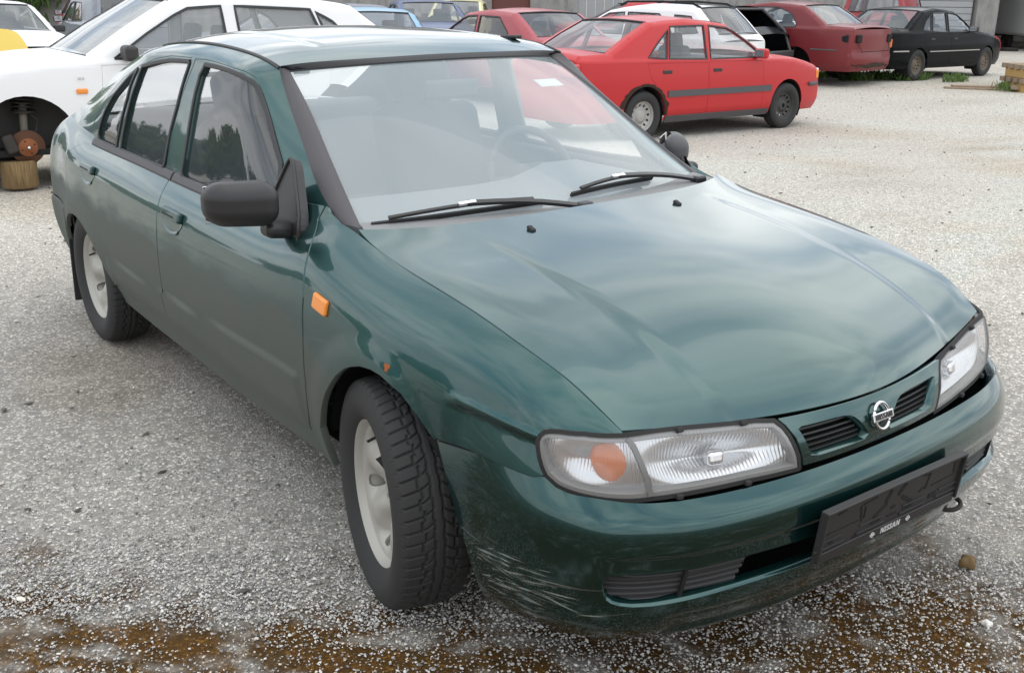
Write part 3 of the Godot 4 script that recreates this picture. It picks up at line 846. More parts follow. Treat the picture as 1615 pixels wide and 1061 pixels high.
func make_surfaces():
	var place := TL
	sS = NetSurf.new(S_U, S_V, S_P, 521, 251, 1.0, side_relief, place)
	sG = NetSurf.new(G_U, G_V, G_P, 161, 81, -1.0, null, place)
	sB = NetSurf.new(B_U, B_V, B_P, 301, 121, 1.0, func(u, v, _p):
		var a := absf(u)
		var d := -0.007 * sst(0.0, 0.03, 0.585 - v) * (1.0 - sst(0.50, 0.60, a)) * (1.0 - sst(0.10, 0.16, 0.575 - v))
		d -= 0.010 * (1.0 - sst(0.40, 0.46, a)) * sst(0.03, 0.07, v) * (1.0 - sst(0.19, 0.215, v))
		return d, place)
	sB.flat_uv = true
	sN = NetSurf.new(N_U, N_V, N_P, 201, 41, 1.0, null, place)
	sH = NetSurf.new(H_U, H_V, H_P, 161, 161, 1.0, func(u, v, _p):
		var a := absf(v)
		return -0.005 * sst(0.565, 0.635, a) * sst(0.08, 0.3, u) * (1.0 - sst(0.72, 0.95, a)) * (1.0 - 0.5 * sst(0.85, 1.0, u)), place)
	sW = NetSurf.new(W_U, W_V, W_P, 61, 41, 1.0, null, place)
	sR = NetSurf.new(R_U, R_V, R_P, 81, 81, -1.0, func(u, v, _p):
		# two shallow beads along the roof
		return 0.004 * (sst(0.0, 0.05, absf(absf(v) - 0.62)) - 1.0) * sst(0.12, 0.2, u), place)

func shifted(p: PackedVector2Array, d: Vector2) -> PackedVector2Array:
	var q := PackedVector2Array()
	for x in p: q.append(x + d)
	return q

func rev(p: PackedVector2Array) -> PackedVector2Array:
	var q := p.duplicate()
	q.reverse()
	return q

func flipu(p: PackedVector2Array) -> PackedVector2Array:
	var q := PackedVector2Array()
	for x in p: q.append(Vector2(-x.x, x.y))
	return q

func inset(p: PackedVector2Array, sx: float, sy: float, d: float) -> PackedVector2Array:
	# shrinks (d > 0) a polygon given in surface coordinates by metres; sx, sy are metres per unit
	var q := PackedVector2Array()
	for x in p: q.append(Vector2(x.x * sx, x.y * sy) * 1000.0)
	var r := Geometry2D.offset_polygon(q, -d * 1000.0, Geometry2D.JOIN_ROUND)
	if r.is_empty(): return p
	var best: PackedVector2Array = r[0]
	for k in r:
		if absf(area2(k)) > absf(area2(best)): best = k
	var o := PackedVector2Array()
	for x in best: o.append(Vector2(x.x / sx, x.y / sy) / 1000.0)
	return o

func closed(p: PackedVector2Array) -> PackedVector2Array:
	var q := p.duplicate()
	q.append(p[0])
	return q

# a flat band on a surface that follows a line
func band(s: Surf, line_: PackedVector2Array, w: float, h: float, off := 0.0, step := 0.02) -> ArrayMesh:
	var o := on(s, line_, off, step)
	return sweep(o[0], o[1], PackedVector2Array([Vector2(-w / 2, -h), Vector2(w / 2, -h), Vector2(w / 2, h * 0.5), Vector2(w * 0.3, h), Vector2(-w * 0.3, h), Vector2(-w / 2, h * 0.5)]), false, false)

var MT := {}

func text_mesh(t: String, size: float, depth: float) -> TextMesh:
	var m := TextMesh.new()
	var f := SystemFont.new()
	f.font_names = PackedStringArray(["Droid Sans"])
	f.font_weight = 700
	m.font = f; m.text = t; m.font_size = 32; m.pixel_size = size / 24.0; m.depth = depth
	m.curve_step = 2.0
	return m

func spin_matrix(from_axis: Vector3, up: Vector3) -> Basis:
	var x := from_axis.normalized()
	var z := x.cross(up).normalized()
	return Basis(x, z.cross(x), z)

# ---- wheels: x is the axle, +x the outer side
var tyre_mesh: ArrayMesh
func tread_tyre() -> ArrayMesh:
	var b := Build.new()
	var R := 0.296
	var W := 0.0925
	var ka := 960
	var rows := []
	# section from the inner bead over the tread to the outer bead: (x, r, tread share)
	var sec := [Vector3(-0.062, 0.182, 0), Vector3(-0.082, 0.205, 0), Vector3(-0.094, 0.235, 0), Vector3(-0.0925, 0.262, 0), Vector3(-0.084, 0.281, 0)]
	for i in 63:
		var x := lerpf(-0.077, 0.077, i / 62.0)
		sec.append(Vector3(x, R - 0.0085 * pow(absf(x) / 0.077, 3.0), 1))
	sec.append_array([Vector3(0.084, 0.281, 0), Vector3(0.0925, 0.262, 0), Vector3(0.0955, 0.245, 0), Vector3(0.0945, 0.228, 0), Vector3(0.088, 0.208, 0), Vector3(0.077, 0.192, 0), Vector3(0.068, 0.184, 0)])
	for s in sec.size():
		var row := []
		for j in ka + 1:
			var a := TAU * j / ka
			var r: float = sec[s].y
			var x: float = sec[s].x
			if sec[s].z > 0.5:
				var y := a * R
				var g := 0.0
				var zig := 0.004 * (1.0 if fposmod(y, 0.052) < 0.026 else -1.0)
				g = maxf(g, 1.0 - sst(0.0022, 0.0042, absf(x - 0.037 - zig)))
				g = maxf(g, 1.0 - sst(0.0022, 0.0040, absf(x - 0.012 + zig * 0.3)))
				g = maxf(g, 1.0 - sst(0.0022, 0.0040, absf(x + 0.012 + zig * 0.3)))
				g = maxf(g, 1.0 - sst(0.0022, 0.0042, absf(x + 0.040 - zig)))
				if absf(x) > 0.013:
					var lat := fposmod(y + absf(x) * 0.60 * (0.35 if absf(x) > 0.039 else 1.0) + (0.013 if absf(x) > 0.039 else 0.0), 0.0310) - 0.0155
					g = maxf(g, 1.0 - sst(0.0013, 0.0030, absf(lat)))
				r -= 0.0058 * g
			elif absf(x) > 0.08 and sec[s].y > 0.27:
				var lat2 := fposmod(a * R + absf(x) * 0.27 + 0.013, 0.0310) - 0.0155
				r -= 0.0018 * (1.0 - sst(0.0013, 0.0032, absf(lat2)))
			row.append(b.add(Vector3(x, r * cos(a), r * sin(a)), Vector3.ZERO))
		rows.append(row)
	# normals from the finished shape
	var c := sec.size()
	for s in c:
		for j in ka + 1:
			var jm: int = (j - 1 + ka) % ka
			var jp: int = (j + 1) % ka
			var du: Vector3 = b.v[rows[mini(s + 1, c - 1)][j]] - b.v[rows[maxi(s - 1, 0)][j]]
			var dv: Vector3 = b.v[rows[s][jp]] - b.v[rows[s][jm]]
			var n := du.cross(dv).normalized()
			var p := b.v[rows[s][j]]
			var mid := Vector3(0, p.y, p.z).normalized() * 0.24
			if n.dot(p - mid) < 0: n = -n
			b.n[rows[s][j]] = n
	for s in c - 1:
		for j in ka: b.quad(rows[s][j], rows[s][j + 1], rows[s + 1][j + 1], rows[s + 1][j])
	return b.mesh()

func spoke_face(rad: float) -> ArrayMesh:
	# five broad flared spokes; u, v are the flat coordinates of the face
	var f := FuncSurf.new(func(u: float, v: float) -> Vector3:
		var r := sqrt(u * u + v * v)
		var a := atan2(v, u)
		var sp := cos(a * 5.0)       # 1 on a spoke
		var d := 0.032 * pow(r / rad, 2.0) - 0.004 + 0.016 * sst(0.045, 0.02, r) * 0.0
		d += 0.014 * (0.5 + 0.5 * sp) * sst(0.04, 0.09, r) * (1.0 - sst(0.12, 0.168, r))
		d -= 0.022 * pow(0.5 - 0.5 * sp, 1.5) * sst(0.05, 0.10, r) * (1.0 - sst(0.135, 0.165, r))
		return Vector3(d, v, -u))
	var o := PackedVector2Array()
	for i in 72: o.append(Vector2.from_angle(TAU * i / 72) * rad)
	var holes := []
	for k in 5:
		var h := PackedVector2Array()
		var m := TAU * (k + 0.5) / 5
		for q in [[0.100, 0.0], [0.108, -0.065], [0.128, -0.105], [0.147, -0.125], [0.156, -0.09], [0.158, 0.0], [0.156, 0.09], [0.147, 0.125], [0.128, 0.105], [0.108, 0.065]]:
			h.append(Vector2.from_angle(m + q[1]) * q[0])
		holes.append(smooth2(h, true, 1))
	for k in 4:
		var h := PackedVector2Array()
		for i in 8: h.append(Vector2.from_angle(TAU * (k + 0.3) / 4) * 0.05 + Vector2.from_angle(TAU * i / 8) * 0.0075)
		holes.append(h)
	return panel(f, o, holes, 0.009, 0.009, 0.0, 0.022)

func alloy_wheel(parent: Node3D, centre: Vector3, turn: float, spin: float):
	var w := Node3D.new()
	var nm := "wheel"
	var k := 0
	while parent.has_node(NodePath(nm)): k += 1; nm = "wheel_%03d" % k
	w.name = nm
	parent.add_child(w)
	w.position = centre
	w.basis = Basis(Vector3.UP, turn) * Basis(Vector3.RIGHT, spin)
	obj("tyre", tyre_mesh, MT.rubber, w)
	obj("rim", join([lathe([Vector2(-0.075, 0.19), Vector2(-0.07, 0.178), Vector2(-0.03, 0.165), Vector2(0.045, 0.165), Vector2(0.052, 0.171), Vector2(0.060, 0.178), Vector2(0.071, 0.186), Vector2(0.073, 0.190), Vector2(0.070, 0.193), Vector2(0.064, 0.190)], 72), [MT.spokes, Transform3D(Basis(), Vector3(0.026, 0, 0))]]), MT.alloy, w)
	obj("centre_cap", lathe([Vector2(0.031, 0.0), Vector2(0.031, 0.018), Vector2(0.028, 0.024), Vector2(0.018, 0.026)], 24), MT.cap, w)
	obj("brake_disc", lathe([Vector2(0.0, 0.03), Vector2(-0.005, 0.12), Vector2(-0.02, 0.12), Vector2(-0.02, 0.02)], 40), MT.rust_iron, w)
	obj("valve", tube([Vector3(0.035, 0.13, 0.06), Vector3(0.062, 0.122, 0.056)], 0.004, 8), MT.rubber, w)

func quick_frame(o: Vector3, z: Vector3, up: Vector3) -> Transform3D:
	z = z.normalized()
	var x := up.cross(z).normalized()
	return Transform3D(Basis(x, z.cross(x), z), o)

func build_green_sedan():
	make_surfaces()
	var car := thing("green_sedan", "dark green four-door sedan with scraped front bumper and no number plate, nearest to the viewer", "car")
	var fender := pts(FENDER)
	var gF := pts(GAP_F)
	var gB := pts(GAP_B)
	var arR := pts(ARCH_R)
	# --- side panels; the far side is the mirror image
	var front_door := PackedVector2Array([Vector2(-1.40, 0.083)])
	front_door.append_array(shifted(gB.slice(1), Vector2(0.0045, 0)))
	front_door.append_array(PackedVector2Array([Vector2(-0.75, 0.845), Vector2(-0.66, 0.87), Vector2(-0.64, 0.995)]))
	front_door.append_array(shifted(rev(gF), Vector2(-0.008, 0)))
	front_door.append_array(PackedVector2Array([Vector2(-0.435, 0.092), Vector2(-0.65, 0.086), Vector2(-1.0, 0.084)]))
	var rear_edge := PackedVector2Array([Vector2(-2.50, 0.84), Vector2(-2.62, 0.76), Vector2(-2.72, 0.66), Vector2(-2.74, 0.56), Vector2(-2.71, 0.45)])
	var flange := PackedVector2Array()
	for p in arR:
		var q := (Vector2(p.x, p.y * 0.75) - Vector2(-2.575, 0.0))
		q = q * (1.0 + 0.03 / q.length())
		q = Vector2(q.x - 2.575, q.y / 0.75)
		if q.x > -2.70 and q.y > 0.09: flange.append(q)
	var rear_door := PackedVector2Array([Vector2(-1.43, 0.083)])
	rear_door.append_array(shifted(gB.slice(1), Vector2(-0.0035, 0)))
	rear_door.append_array(rear_edge)
	rear_door.append_array(flange)
	rear_door.append_array(PackedVector2Array([Vector2(-2.1, 0.083)]))
	var quarter := PackedVector2Array()
	quarter.append_array(shifted(rear_edge, Vector2(-0.004, 0)))
	for p in flange: quarter.append(p + Vector2(0.0, -0.003))
	quarter.append_array(PackedVector2Array([flange[-1] + Vector2(-0.03, -0.02)]))
	for i in range(arR.size() - 3, -1, -1):
		if arR[i].y > 0.07 and (arR[i].x > -2.86 or arR[i].y > 0.297): quarter.append(arR[i])
	quarter.append_array(PackedVector2Array([Vector2(-2.95, 0.297), Vector2(-3.1, 0.297), Vector2(-3.42, 0.297), Vector2(-3.42, 0.97), Vector2(-3.28, 0.985), Vector2(-3.10, 0.995), Vector2(-3.075, 0.93), Vector2(-2.55, 0.925), Vector2(-2.50, 0.90)]))
	var sill := PackedVector2Array([Vector2(-2.24, 0.0), Vector2(-2.24, 0.075), Vector2(-1.4, 0.077), Vector2(-0.9, 0.078), Vector2(-0.432, 0.084), Vector2(-0.428, 0.05), Vector2(-0.414, 0.0)])
	var bumper_r := PackedVector2Array([Vector2(-3.42, 0.0), Vector2(-3.42, 0.289), Vector2(-3.1, 0.289), Vector2(-2.905, 0.289), Vector2(-2.93, 0.2), Vector2(-2.94, 0.08), Vector2(-2.95, 0.0)])
	for mir_ in [false, true]:
		obj("front_fender", panel(sS, fender, [], 0.012, 0.017, 0.0, 0.02, mir_), MT.paint_side, car)
		obj("front_door", panel(sS, front_door, [], 0.014, 0.018, 0.0, 0.02, mir_), MT.paint_side, car)
		obj("rear_door", panel(sS, rear_door, [], 0.014, 0.018, 0.0, 0.02, mir_), MT.paint_side, car)
		obj("rear_quarter", panel(sS, quarter, [], 0.014, 0.018, 0.0, 0.02, mir_), MT.paint_side, car)
		obj("sill", panel(sS, sill, [], 0.03, 0.015, -0.003, 0.03, mir_), MT.paint_side, car)
		obj("rear_bumper_corner", panel(sS, bumper_r, [], 0.02, 0.02, 0.0, 0.02, mir_), MT.paint_side, car)
		for gl_ in [gF, gB, rear_edge]:
			var go := on(sS, gl_, -0.007, 0.03)
			var gt := sweep(go[0], go[1], ring(0.0048, 6), true)
			obj("door_seal", mirrored(gt) if mir_ else gt, MT.black, car)
		# greenhouse
		var oF := pts(OPEN_F)
		var oR := pts(OPEN_R)
		var gl := [pts(GLASS_F), pts(GLASS_R), pts(GLASS_Q)]
		obj("pillar_and_roof_rail", panel(sG, PackedVector2Array([Vector2(0, 0), Vector2(2.8, 0), Vector2(2.8, 1), Vector2(0, 1)]), [oF, oR], 0.02, 0.025, 0.0, 0.02, mir_), MT.paint_side, car)
		var gF1 := inset(oF, 0.55, 0.45, 0.003)
		var gR1 := inset(oR, 0.55, 0.45, 0.003)
		obj("front_door_frame", panel(sG, gF1, [gl[0]], 0.02, 0.025, -0.001, 0.02, mir_), MT.paint_side, car)
		obj("rear_door_frame", panel(sG, gR1, [gl[1], gl[2]], 0.02, 0.025, -0.001, 0.02, mir_), MT.paint_side, car)
		var names := ["front_side_window", "rear_side_window", "quarter_window"]
		for k in 3:
			obj(names[k], panel(sG, inset(gl[k], 0.55, 0.45, -0.008), [], 0.06, 0.06, -0.009, 0.0, mir_), MT.side_glass, car)
			var l: PackedVector2Array = gl[k]
			var bandm := band(sG, closed(l), 0.016, 0.0035, 0.001, 0.012)
			if mir_: bandm = mirrored(bandm)
			obj("window_seal", bandm, MT.seal, car)
		# weatherstrip along the belt line
		for r in [[-0.72, -1.525, "belt_strip"], [-1.54, -2.50, "belt_strip"]]:
			var l := PackedVector2Array()
			for i in 9: l.append(Vector2(lerpf(r[0], r[1], i / 8.0), line(lerpf(r[0], r[1], i / 8.0), [-2.55, 0.872, -1.53, 0.865, -1.2, 0.868, -0.6, 0.905])))
			var m := band(sS, l, 0.034, 0.007, 0.0, 0.04)
			if mir_: m = mirrored(m)
			obj(r[2], m, MT.strip, car)
		# roof moulding
		var rl := PackedVector2Array()
		for i in 15: rl.append(Vector2(2.75 * i / 14.0, 1.0))
		var rm := band(sG, rl, 0.012, 0.004, 0.001, 0.03)
		if mir_: rm = mirrored(rm)
		obj("roof_moulding", rm, MT.seal, car)
		handle(car, -1.36, 0.588, mir_)
		handle(car, -2.375, 0.592, mir_)
	# --- top panels
	var hood := PackedVector2Array()
	for i in 21: hood.append(Vector2(0.986, lerpf(-0.994, 0.994, i / 20.0)))
	for i in 21:
		var v := lerpf(0.994, -0.994, i / 20.0)
		hood.append(Vector2(0.018 + 0.02 * (1.0 - absf(v)), v))
	obj("hood", panel(sH, hood, [], 0.014, 0.018, 0.001, 0.02), MT.paint_top, car)
	obj("roof", panel(sR, PackedVector2Array([Vector2(0.004, -1), Vector2(0.004, 1), Vector2(1, 1), Vector2(1, -1)]), [], 0.02, 0.025, 0.0, 0.01), MT.paint_roof, car)
	# --- front
	obj("front_bumper", panel(sB, PackedVector2Array([Vector2(-1, 0), Vector2(1, 0), Vector2(1, 1), Vector2(-1, 1)]), [smooth2(pts(INTAKE))], 0.014, 0.022, 0.0, 0.03), MT.paint_bumper, car)
	var jl := PackedVector2Array()
	for i in 30: jl.append(Vector2(lerpf(-0.995, -0.665, i / 29.0), 1.0))
	var jo := on(sB, jl, -0.001)
	obj("bumper_joint", sweep(jo[0], jo[1], ring(0.0035, 6), true), MT.black, car)
	front_end(car)
	glass_and_trim(car)
	cabin(car)
	# --- black inner body behind the gaps
	var inner := Build.new()
	for mir_ in [false, true]:
		var hole := pts(ARCH_F)
		var h2 := pts(ARCH_R)
		panel(sS, PackedVector2Array([Vector2(-3.4, 0.10), Vector2(0.50, 0.10), Vector2(0.55, 0.42), Vector2(0.63, 0.86), Vector2(-3.4, 0.88)]), [grow_hole(hole, 0.02), grow_hole(h2, 0.02)], 0.08, 0.08, -0.035, 0.0, mir_, inner)
	obj("inner_body", inner.mesh(), MT.black, car)
	obj("floor_pan", rbox(Vector3(1.44, 0.04, 2.05), 0.01), MT.black, car, Transform3D(Basis(), TL(Vector3(0, 0.27, -1.27))))
	for x in [-1.0, 1.0]:
		for z in [-0.03, -2.575]:
			obj("wheel_arch_liner", arch_liner(x, z), MT.black, car)
	obj("engine_bay_floor", rbox(Vector3(0.96, 0.03, 0.85), 0.01), MT.black, car, Transform3D(Basis(), TL(Vector3(0, 0.30, 0.12))))
	obj("boot_floor", rbox(Vector3(1.0, 0.03, 1.0), 0.01), MT.black, car, Transform3D(Basis(), TL(Vector3(0, 0.35, -2.8))))
	# --- wheels
	tyre_mesh = tread_tyre()
	MT.spokes = spoke_face(0.176)
	var st := deg_to_rad(13.0)
	alloy_wheel(car, Vector3(-0.752, 0.285, -0.012), PI - st, 0.25)
	alloy_wheel(car, Vector3(0.745, 0.29, 0.0), -st, 0.9)
	alloy_wheel(car, Vector3(-0.728, 0.29, -2.535), PI, 0.62)
	alloy_wheel(car, Vector3(0.728, 0.29, -2.535), 0.0, 2.0)
	# mud flap behind the rear wheel
	obj("mud_flap", rbox(Vector3(0.22, 0.30, 0.012), 0.004), MT.rubber, car, Transform3D(Basis(Vector3.RIGHT, 0.06), Vector3(-0.70, 0.235, -2.915)))

func grow_hole(p: PackedVector2Array, d: float) -> PackedVector2Array:
	var c := Vector2.ZERO
	for x in p: c += x
	c /= p.size()
	var q := PackedVector2Array()
	for x in p: q.append(Vector2(x.x + signf(x.x - c.x) * d, x.y if x.y > 0.1 else -0.05))
	return q

func mirrored(m: ArrayMesh) -> ArrayMesh:
	var a := m.surface_get_arrays(0)
	var v: PackedVector3Array = a[Mesh.ARRAY_VERTEX]
	var n: PackedVector3Array = a[Mesh.ARRAY_NORMAL]
	for i in v.size():
		# the lean of the body is not mirrored: undo it, mirror, lean again
		v[i] = TL(UNTL(v[i]) * Vector3(-1, 1, 1)); n[i].x = -n[i].x
	var ix: PackedInt32Array = a[Mesh.ARRAY_INDEX]
	ix.reverse()
	a[Mesh.ARRAY_VERTEX] = v; a[Mesh.ARRAY_NORMAL] = n; a[Mesh.ARRAY_INDEX] = ix
	var o := ArrayMesh.new()
	o.add_surface_from_arrays(Mesh.PRIMITIVE_TRIANGLES, a)
	return o

func UNTL(p: Vector3) -> Vector3:
	var q := p
	for k in 6: q += p - TL(q)
	return q

func handle(car: Node3D, u: float, v: float, mir_: bool):
	var f := sS.frame(u, v)   # x forward (car), y up, z out
	var cup := PackedVector2Array()
	for i in 20:
		var a := TAU * i / 20
		cup.append(Vector2(cos(a) * 0.092, sin(a) * 0.036 - (0.012 if absf(cos(a)) < 0.6 and sin(a) < 0 else 0.0)))
	var bowl := FuncSurf.new(func(x: float, y: float) -> Vector3:
		var q := Vector2(x / 0.092, y / 0.045).length()
		return f * Vector3(x, y, 0.0015 - 0.020 * (1.0 - sst(0.3, 1.0, q))))
	var m := panel(bowl, cup, [], 0.008, 0.006, 0.0, 0.0)
	var flap := rbox(Vector3(0.165, 0.036, 0.022), 0.009, 4)
	var st := SurfaceTool.new()
	st.append_from(flap, 0, f * Transform3D(Basis(), Vector3(0.0, 0.018, 0.006)))
	var fm := st.commit()
	st = SurfaceTool.new()
	st.append_from(rbox(Vector3(0.10, 0.004, 0.004), 0.001, 1), 0, f * Transform3D(Basis(), Vector3(-0.01, 0.014, 0.0175)))
	var gm := st.commit()
	obj("handle_recess", mirrored(m) if mir_ else m, MT.paint_side, car)
	var h := obj("door_handle", mirrored(fm) if mir_ else fm, MT.paint_side, car)
	obj("handle_groove", mirrored(gm) if mir_ else gm, MT.black, h)

func arch_liner(x: float, z: float) -> ArrayMesh:
	var b := Build.new()
	var rows := []
	for i in 25:
		var a := lerpf(0.12, PI - 0.12, i / 24.0)
		var p := Vector2(cos(a) * 0.345, 0.30 + sin(a) * 0.36)
		var n := Vector3(0, -sin(a), -cos(a))
		rows.append([b.add(TL(Vector3(x * 0.765, p.y, z + p.x)), n), b.add(TL(Vector3(x * 0.50, p.y, z + p.x)), n)])
	for i in 24: b.quad(rows[i][0], rows[i + 1][0], rows[i + 1][1], rows[i][1])
	var c := b.add(TL(Vector3(x * 0.50, 0.3, z)), Vector3(signf(x), 0, 0))
	var prev := -1
	for i in 25:
		var id := b.add(b.v[rows[i][1]], Vector3(signf(x), 0, 0))
		if prev >= 0: b.tri(c, prev, id)
		prev = id
	return b.mesh()

func front_end(car: Node3D):
	var lamp := pts(LAMP)
	var div := pts(DIVIDE)
	for sd in [-1.0, 1.0]:
		var lp := lamp if sd < 0 else flipu(lamp)
		var dl := div if sd < 0 else flipu(div)
		var h := Node3D.new()
		h.name = "headlight" if sd < 0 else "headlight_001"
		car.add_child(h)
		# grey housing rim, open in the middle
		var a := inset(lp, 0.95, 0.145, 0.002)
		var b := inset(lp, 0.95, 0.145, 0.0115)
		obj("lamp_rim", panel(sN, a, [b], 0.02, 0.08, 0.002, 0.02), MT.lamp_rim, h)
		var gk := on(sN, closed(inset(lp, 0.95, 0.145, -0.001)), 0.0, 0.015)
		obj("lamp_gasket", sweep(gk[0], gk[1], rect2(0.009, 0.008), false, false), MT.rubber, h)
		# clear fluted cover
		var cover := FuncSurf.new(func(u: float, v: float) -> Vector3: return sN.at(u, v) + sN.nr(u, v) * (0.004 + 0.00035 * sin(u * 820.0 + v * 6.0)))
		cover.step = 0.0006
		obj("lamp_lens", panel(cover, inset(lp, 0.95, 0.145, 0.006), [], 0.0018, 0.09, 0.0, 0.0), MT.lens, h)
		# division between turn signal and headlamp
		var dv := on(sN, dl, 0.003, 0.01)
		obj("lamp_divider", sweep(dv[0], dv[1], rect2(0.011, 0.008), false, false), MT.lamp_rim, h)
		# reflector: the opening sunk into a bowl
		var bowl := FuncSurf.new(func(u: float, v: float) -> Vector3:
			var au := absf(u)
			var q := Vector2((au - 0.45) / 0.20, (v - 0.55) / 0.42).length()
			var t := Vector2((au - 0.775) / 0.10, (v - 0.50) / 0.40).length()
			var d := 0.018 + 0.055 * (1.0 - sst(0.0, 1.0, q)) + 0.03 * (1.0 - sst(0.0, 1.0, t))
			d += 0.0007 * sin(u * 700.0) * (1.0 - sst(0.62, 0.64, au) * 0.3)
			return sN.at(u, v) - sN.nr(u, v) * d)
		bowl.step = 0.0006
		obj("reflector", panel(bowl, inset(lp, 0.95, 0.145, 0.008), [], 0.0021, 0.05, 0.0, 0.0), MT.reflector, h)
		obj("bulb_shield", rbox(Vector3(0.042, 0.034, 0.03), 0.012, 4), MT.chrome, h, quick_frame(sN.at(sd * 0.45, 0.52) - sN.nr(sd * 0.45, 0.52) * 0.045, sN.nr(sd * 0.45, 0.5), Vector3.UP))
		var tb := sN.at(sd * 0.722, 0.55) - sN.nr(sd * 0.722, 0.5) * 0.028
		obj("amber_bulb", rbox(Vector3(0.080, 0.096, 0.026), 0.012, 6, func(p: Vector3) -> Vector3: return Vector3(p.x * sqrt(1.0 - 0.5 * pow(p.y / 0.0481, 2.0)) + p.y * 0.10 * sd, p.y * sqrt(1.0 - 0.5 * pow(p.x / 0.0401, 2.0)), p.z - 5.0 * (p.x * p.x + p.y * p.y))), MT.amber_shell, h, quick_frame(tb, sN.nr(sd * 0.735, 0.5), Vector3.UP))
		obj("amber_lamp", rbox(Vector3(0.034, 0.040, 0.03), 0.014, 4), MT.amber_in, h, quick_frame(tb - sN.nr(sd * 0.735, 0.5) * 0.022 - Vector3(0, 0.012, 0), sN.nr(sd * 0.735, 0.5), Vector3.UP))
		# clips that hold the lens
		for q in [[0.54, 0.965], [0.41, 0.975], [0.56, 0.115], [0.40, 0.14]]:
			var n := sN.nr(sd * q[0], q[1])
			obj("lens_clip", rbox(Vector3(0.015, 0.011, 0.014), 0.003, 2), MT.rubber, h, quick_frame(sN.at(sd * q[0], q[1]) + n * 0.006, n, Vector3.UP))
	# --- grille between the lamps
	var gr := Node3D.new()
	gr.name = "grille"
	car.add_child(gr)
	var outer := PackedVector2Array()
	var right := [[0.0, 0.17], [-0.09, 0.17], [-0.18, 0.175], [-0.249, 0.185], [-0.256, 0.40], [-0.268, 0.65], [-0.292, 0.86], [-0.312, 0.965], [-0.2, 0.965], [-0.1, 0.965], [0.0, 0.965]]
	for q in right: outer.append(Vector2(q[0], q[1]))
	for i in range(right.size() - 2, 0, -1): outer.append(Vector2(-right[i][0], right[i][1]))
	var hl := PackedVector2Array([Vector2(-0.262, 0.80), Vector2(-0.20, 0.80), Vector2(-0.12, 0.80), Vector2(-0.085, 0.76), Vector2(-0.06, 0.60), Vector2(-0.028, 0.275), Vector2(-0.12, 0.27), Vector2(-0.228, 0.275), Vector2(-0.236, 0.45), Vector2(-0.250, 0.68)])
	obj("grille_frame", panel(sN, outer, [smooth2(hl), smooth2(flipu(hl))], 0.012, 0.05, 0.006, 0.035), MT.paint_grille, gr)
	for sd in [-1.0, 1.0]:
		for k in 5:
			var v := 0.33 + 0.105 * k
			var l := PackedVector2Array()
			for i in 7: l.append(Vector2(sd * lerpf(0.045 + 0.03 * k * 0.3, 0.245 + 0.004 * k, i / 6.0), v))
			var o := on(sN, l, -0.018)
			obj("grille_slat", sweep(o[0], o[1], PackedVector2Array([Vector2(-0.0022, -0.016), Vector2(0.0022, -0.016), Vector2(0.0022, 0.006), Vector2(-0.0022, 0.006)]), false, false), MT.slat, gr)
		var gb := FuncSurf.new(func(u: float, v: float) -> Vector3: return sN.at(u, v) - sN.nr(u, v) * 0.05)
		obj("grille_backing", panel(gb, PackedVector2Array([Vector2(sd * 0.02, 0.1), Vector2(sd * 0.28, 0.1), Vector2(sd * 0.29, 0.95), Vector2(sd * 0.02, 0.95)]), [], 0.05, 0.1, 0.0, 0.0), MT.black, gr)
	var fb := FuncSurf.new(func(u: float, v: float) -> Vector3: return sN.at(u, clampf(v, 0, 1)) - sN.nr(u, 0.5) * 0.085 - Vector3(0, maxf(0.0, -v) * 0.14, 0))
	obj("front_backing", panel(fb, PackedVector2Array([Vector2(-0.75, -0.6), Vector2(0.75, -0.6), Vector2(0.75, 0.9), Vector2(-0.75, 0.9)]), [], 0.05, 0.1, 0.0, 0.0), MT.black, car)
	# emblem on the centre rib: a ring crossed by a lettered bar
	var ef := quick_frame(sN.at(0.0, 0.60) + sN.nr(0.0, 0.6) * 0.014, sN.nr(0.0, 0.6), Vector3.UP)
	var em := Node3D.new()
	em.name = "emblem"
	car.add_child(em)
	em.transform = ef
	var circ := []
	for i in 41: circ.append(Vector3(cos(TAU * i / 40) * 0.0265, sin(TAU * i / 40) * 0.030, 0))
	obj("emblem_ring", tube(circ, 0.0042, 10), MT.chrome, em)
	obj("emblem_bar", rbox(Vector3(0.074, 0.019, 0.007), 0.002, 3), MT.chrome, em, Transform3D(Basis(), Vector3(0, 0, 0.003)))
	obj("emblem_letters", text_mesh("NISSAN", 0.0125, 0.0016), MT.dark_grey, em, Transform3D(Basis(), Vector3(0, 0, 0.0072)))
	# --- number plate holder
	var pf := quick_frame(TL(Vector3(0, 0.427, 0.883)), TL(Vector3(0, -0.10, 1.0)) - TL(Vector3.ZERO), Vector3.UP)
	var ph := Node3D.new()
	ph.name = "plate_holder"
	car.add_child(ph)
	ph.transform = pf
	plate_holder(ph)
	# --- lower intake: ribbed blanks each side, dark behind
	for sd in [-1.0, 1.0]:
		var blank := FuncSurf.new(func(u: float, v: float) -> Vector3:
			var w := fposmod((v - 0.27) / 0.034, 1.0)
			return sB.at(u, v) - sB.nr(u, v) * (0.022 + 0.007 * (1.0 - sst(0.0, 0.35, absf(w - 0.5)))))
		var pp := PackedVector2Array()
		for q in [[0.59, 0.25], [0.59, 0.48], [0.42, 0.48], [0.278, 0.48], [0.285, 0.38], [0.305, 0.26]]: pp.append(Vector2(sd * q[0], q[1]))
		obj("intake_blank", panel(blank, pp, [], 0.03, 0.004, 0.0, 0.01), MT.plastic, car)
		var rib := on(sB, PackedVector2Array([Vector2(sd * 0.415, 0.28), Vector2(sd * 0.405, 0.46)]), -0.018, 0.01)
		obj("intake_rib", sweep(rib[0], rib[1], rect2(0.008, 0.008), false, false), MT.black, car)
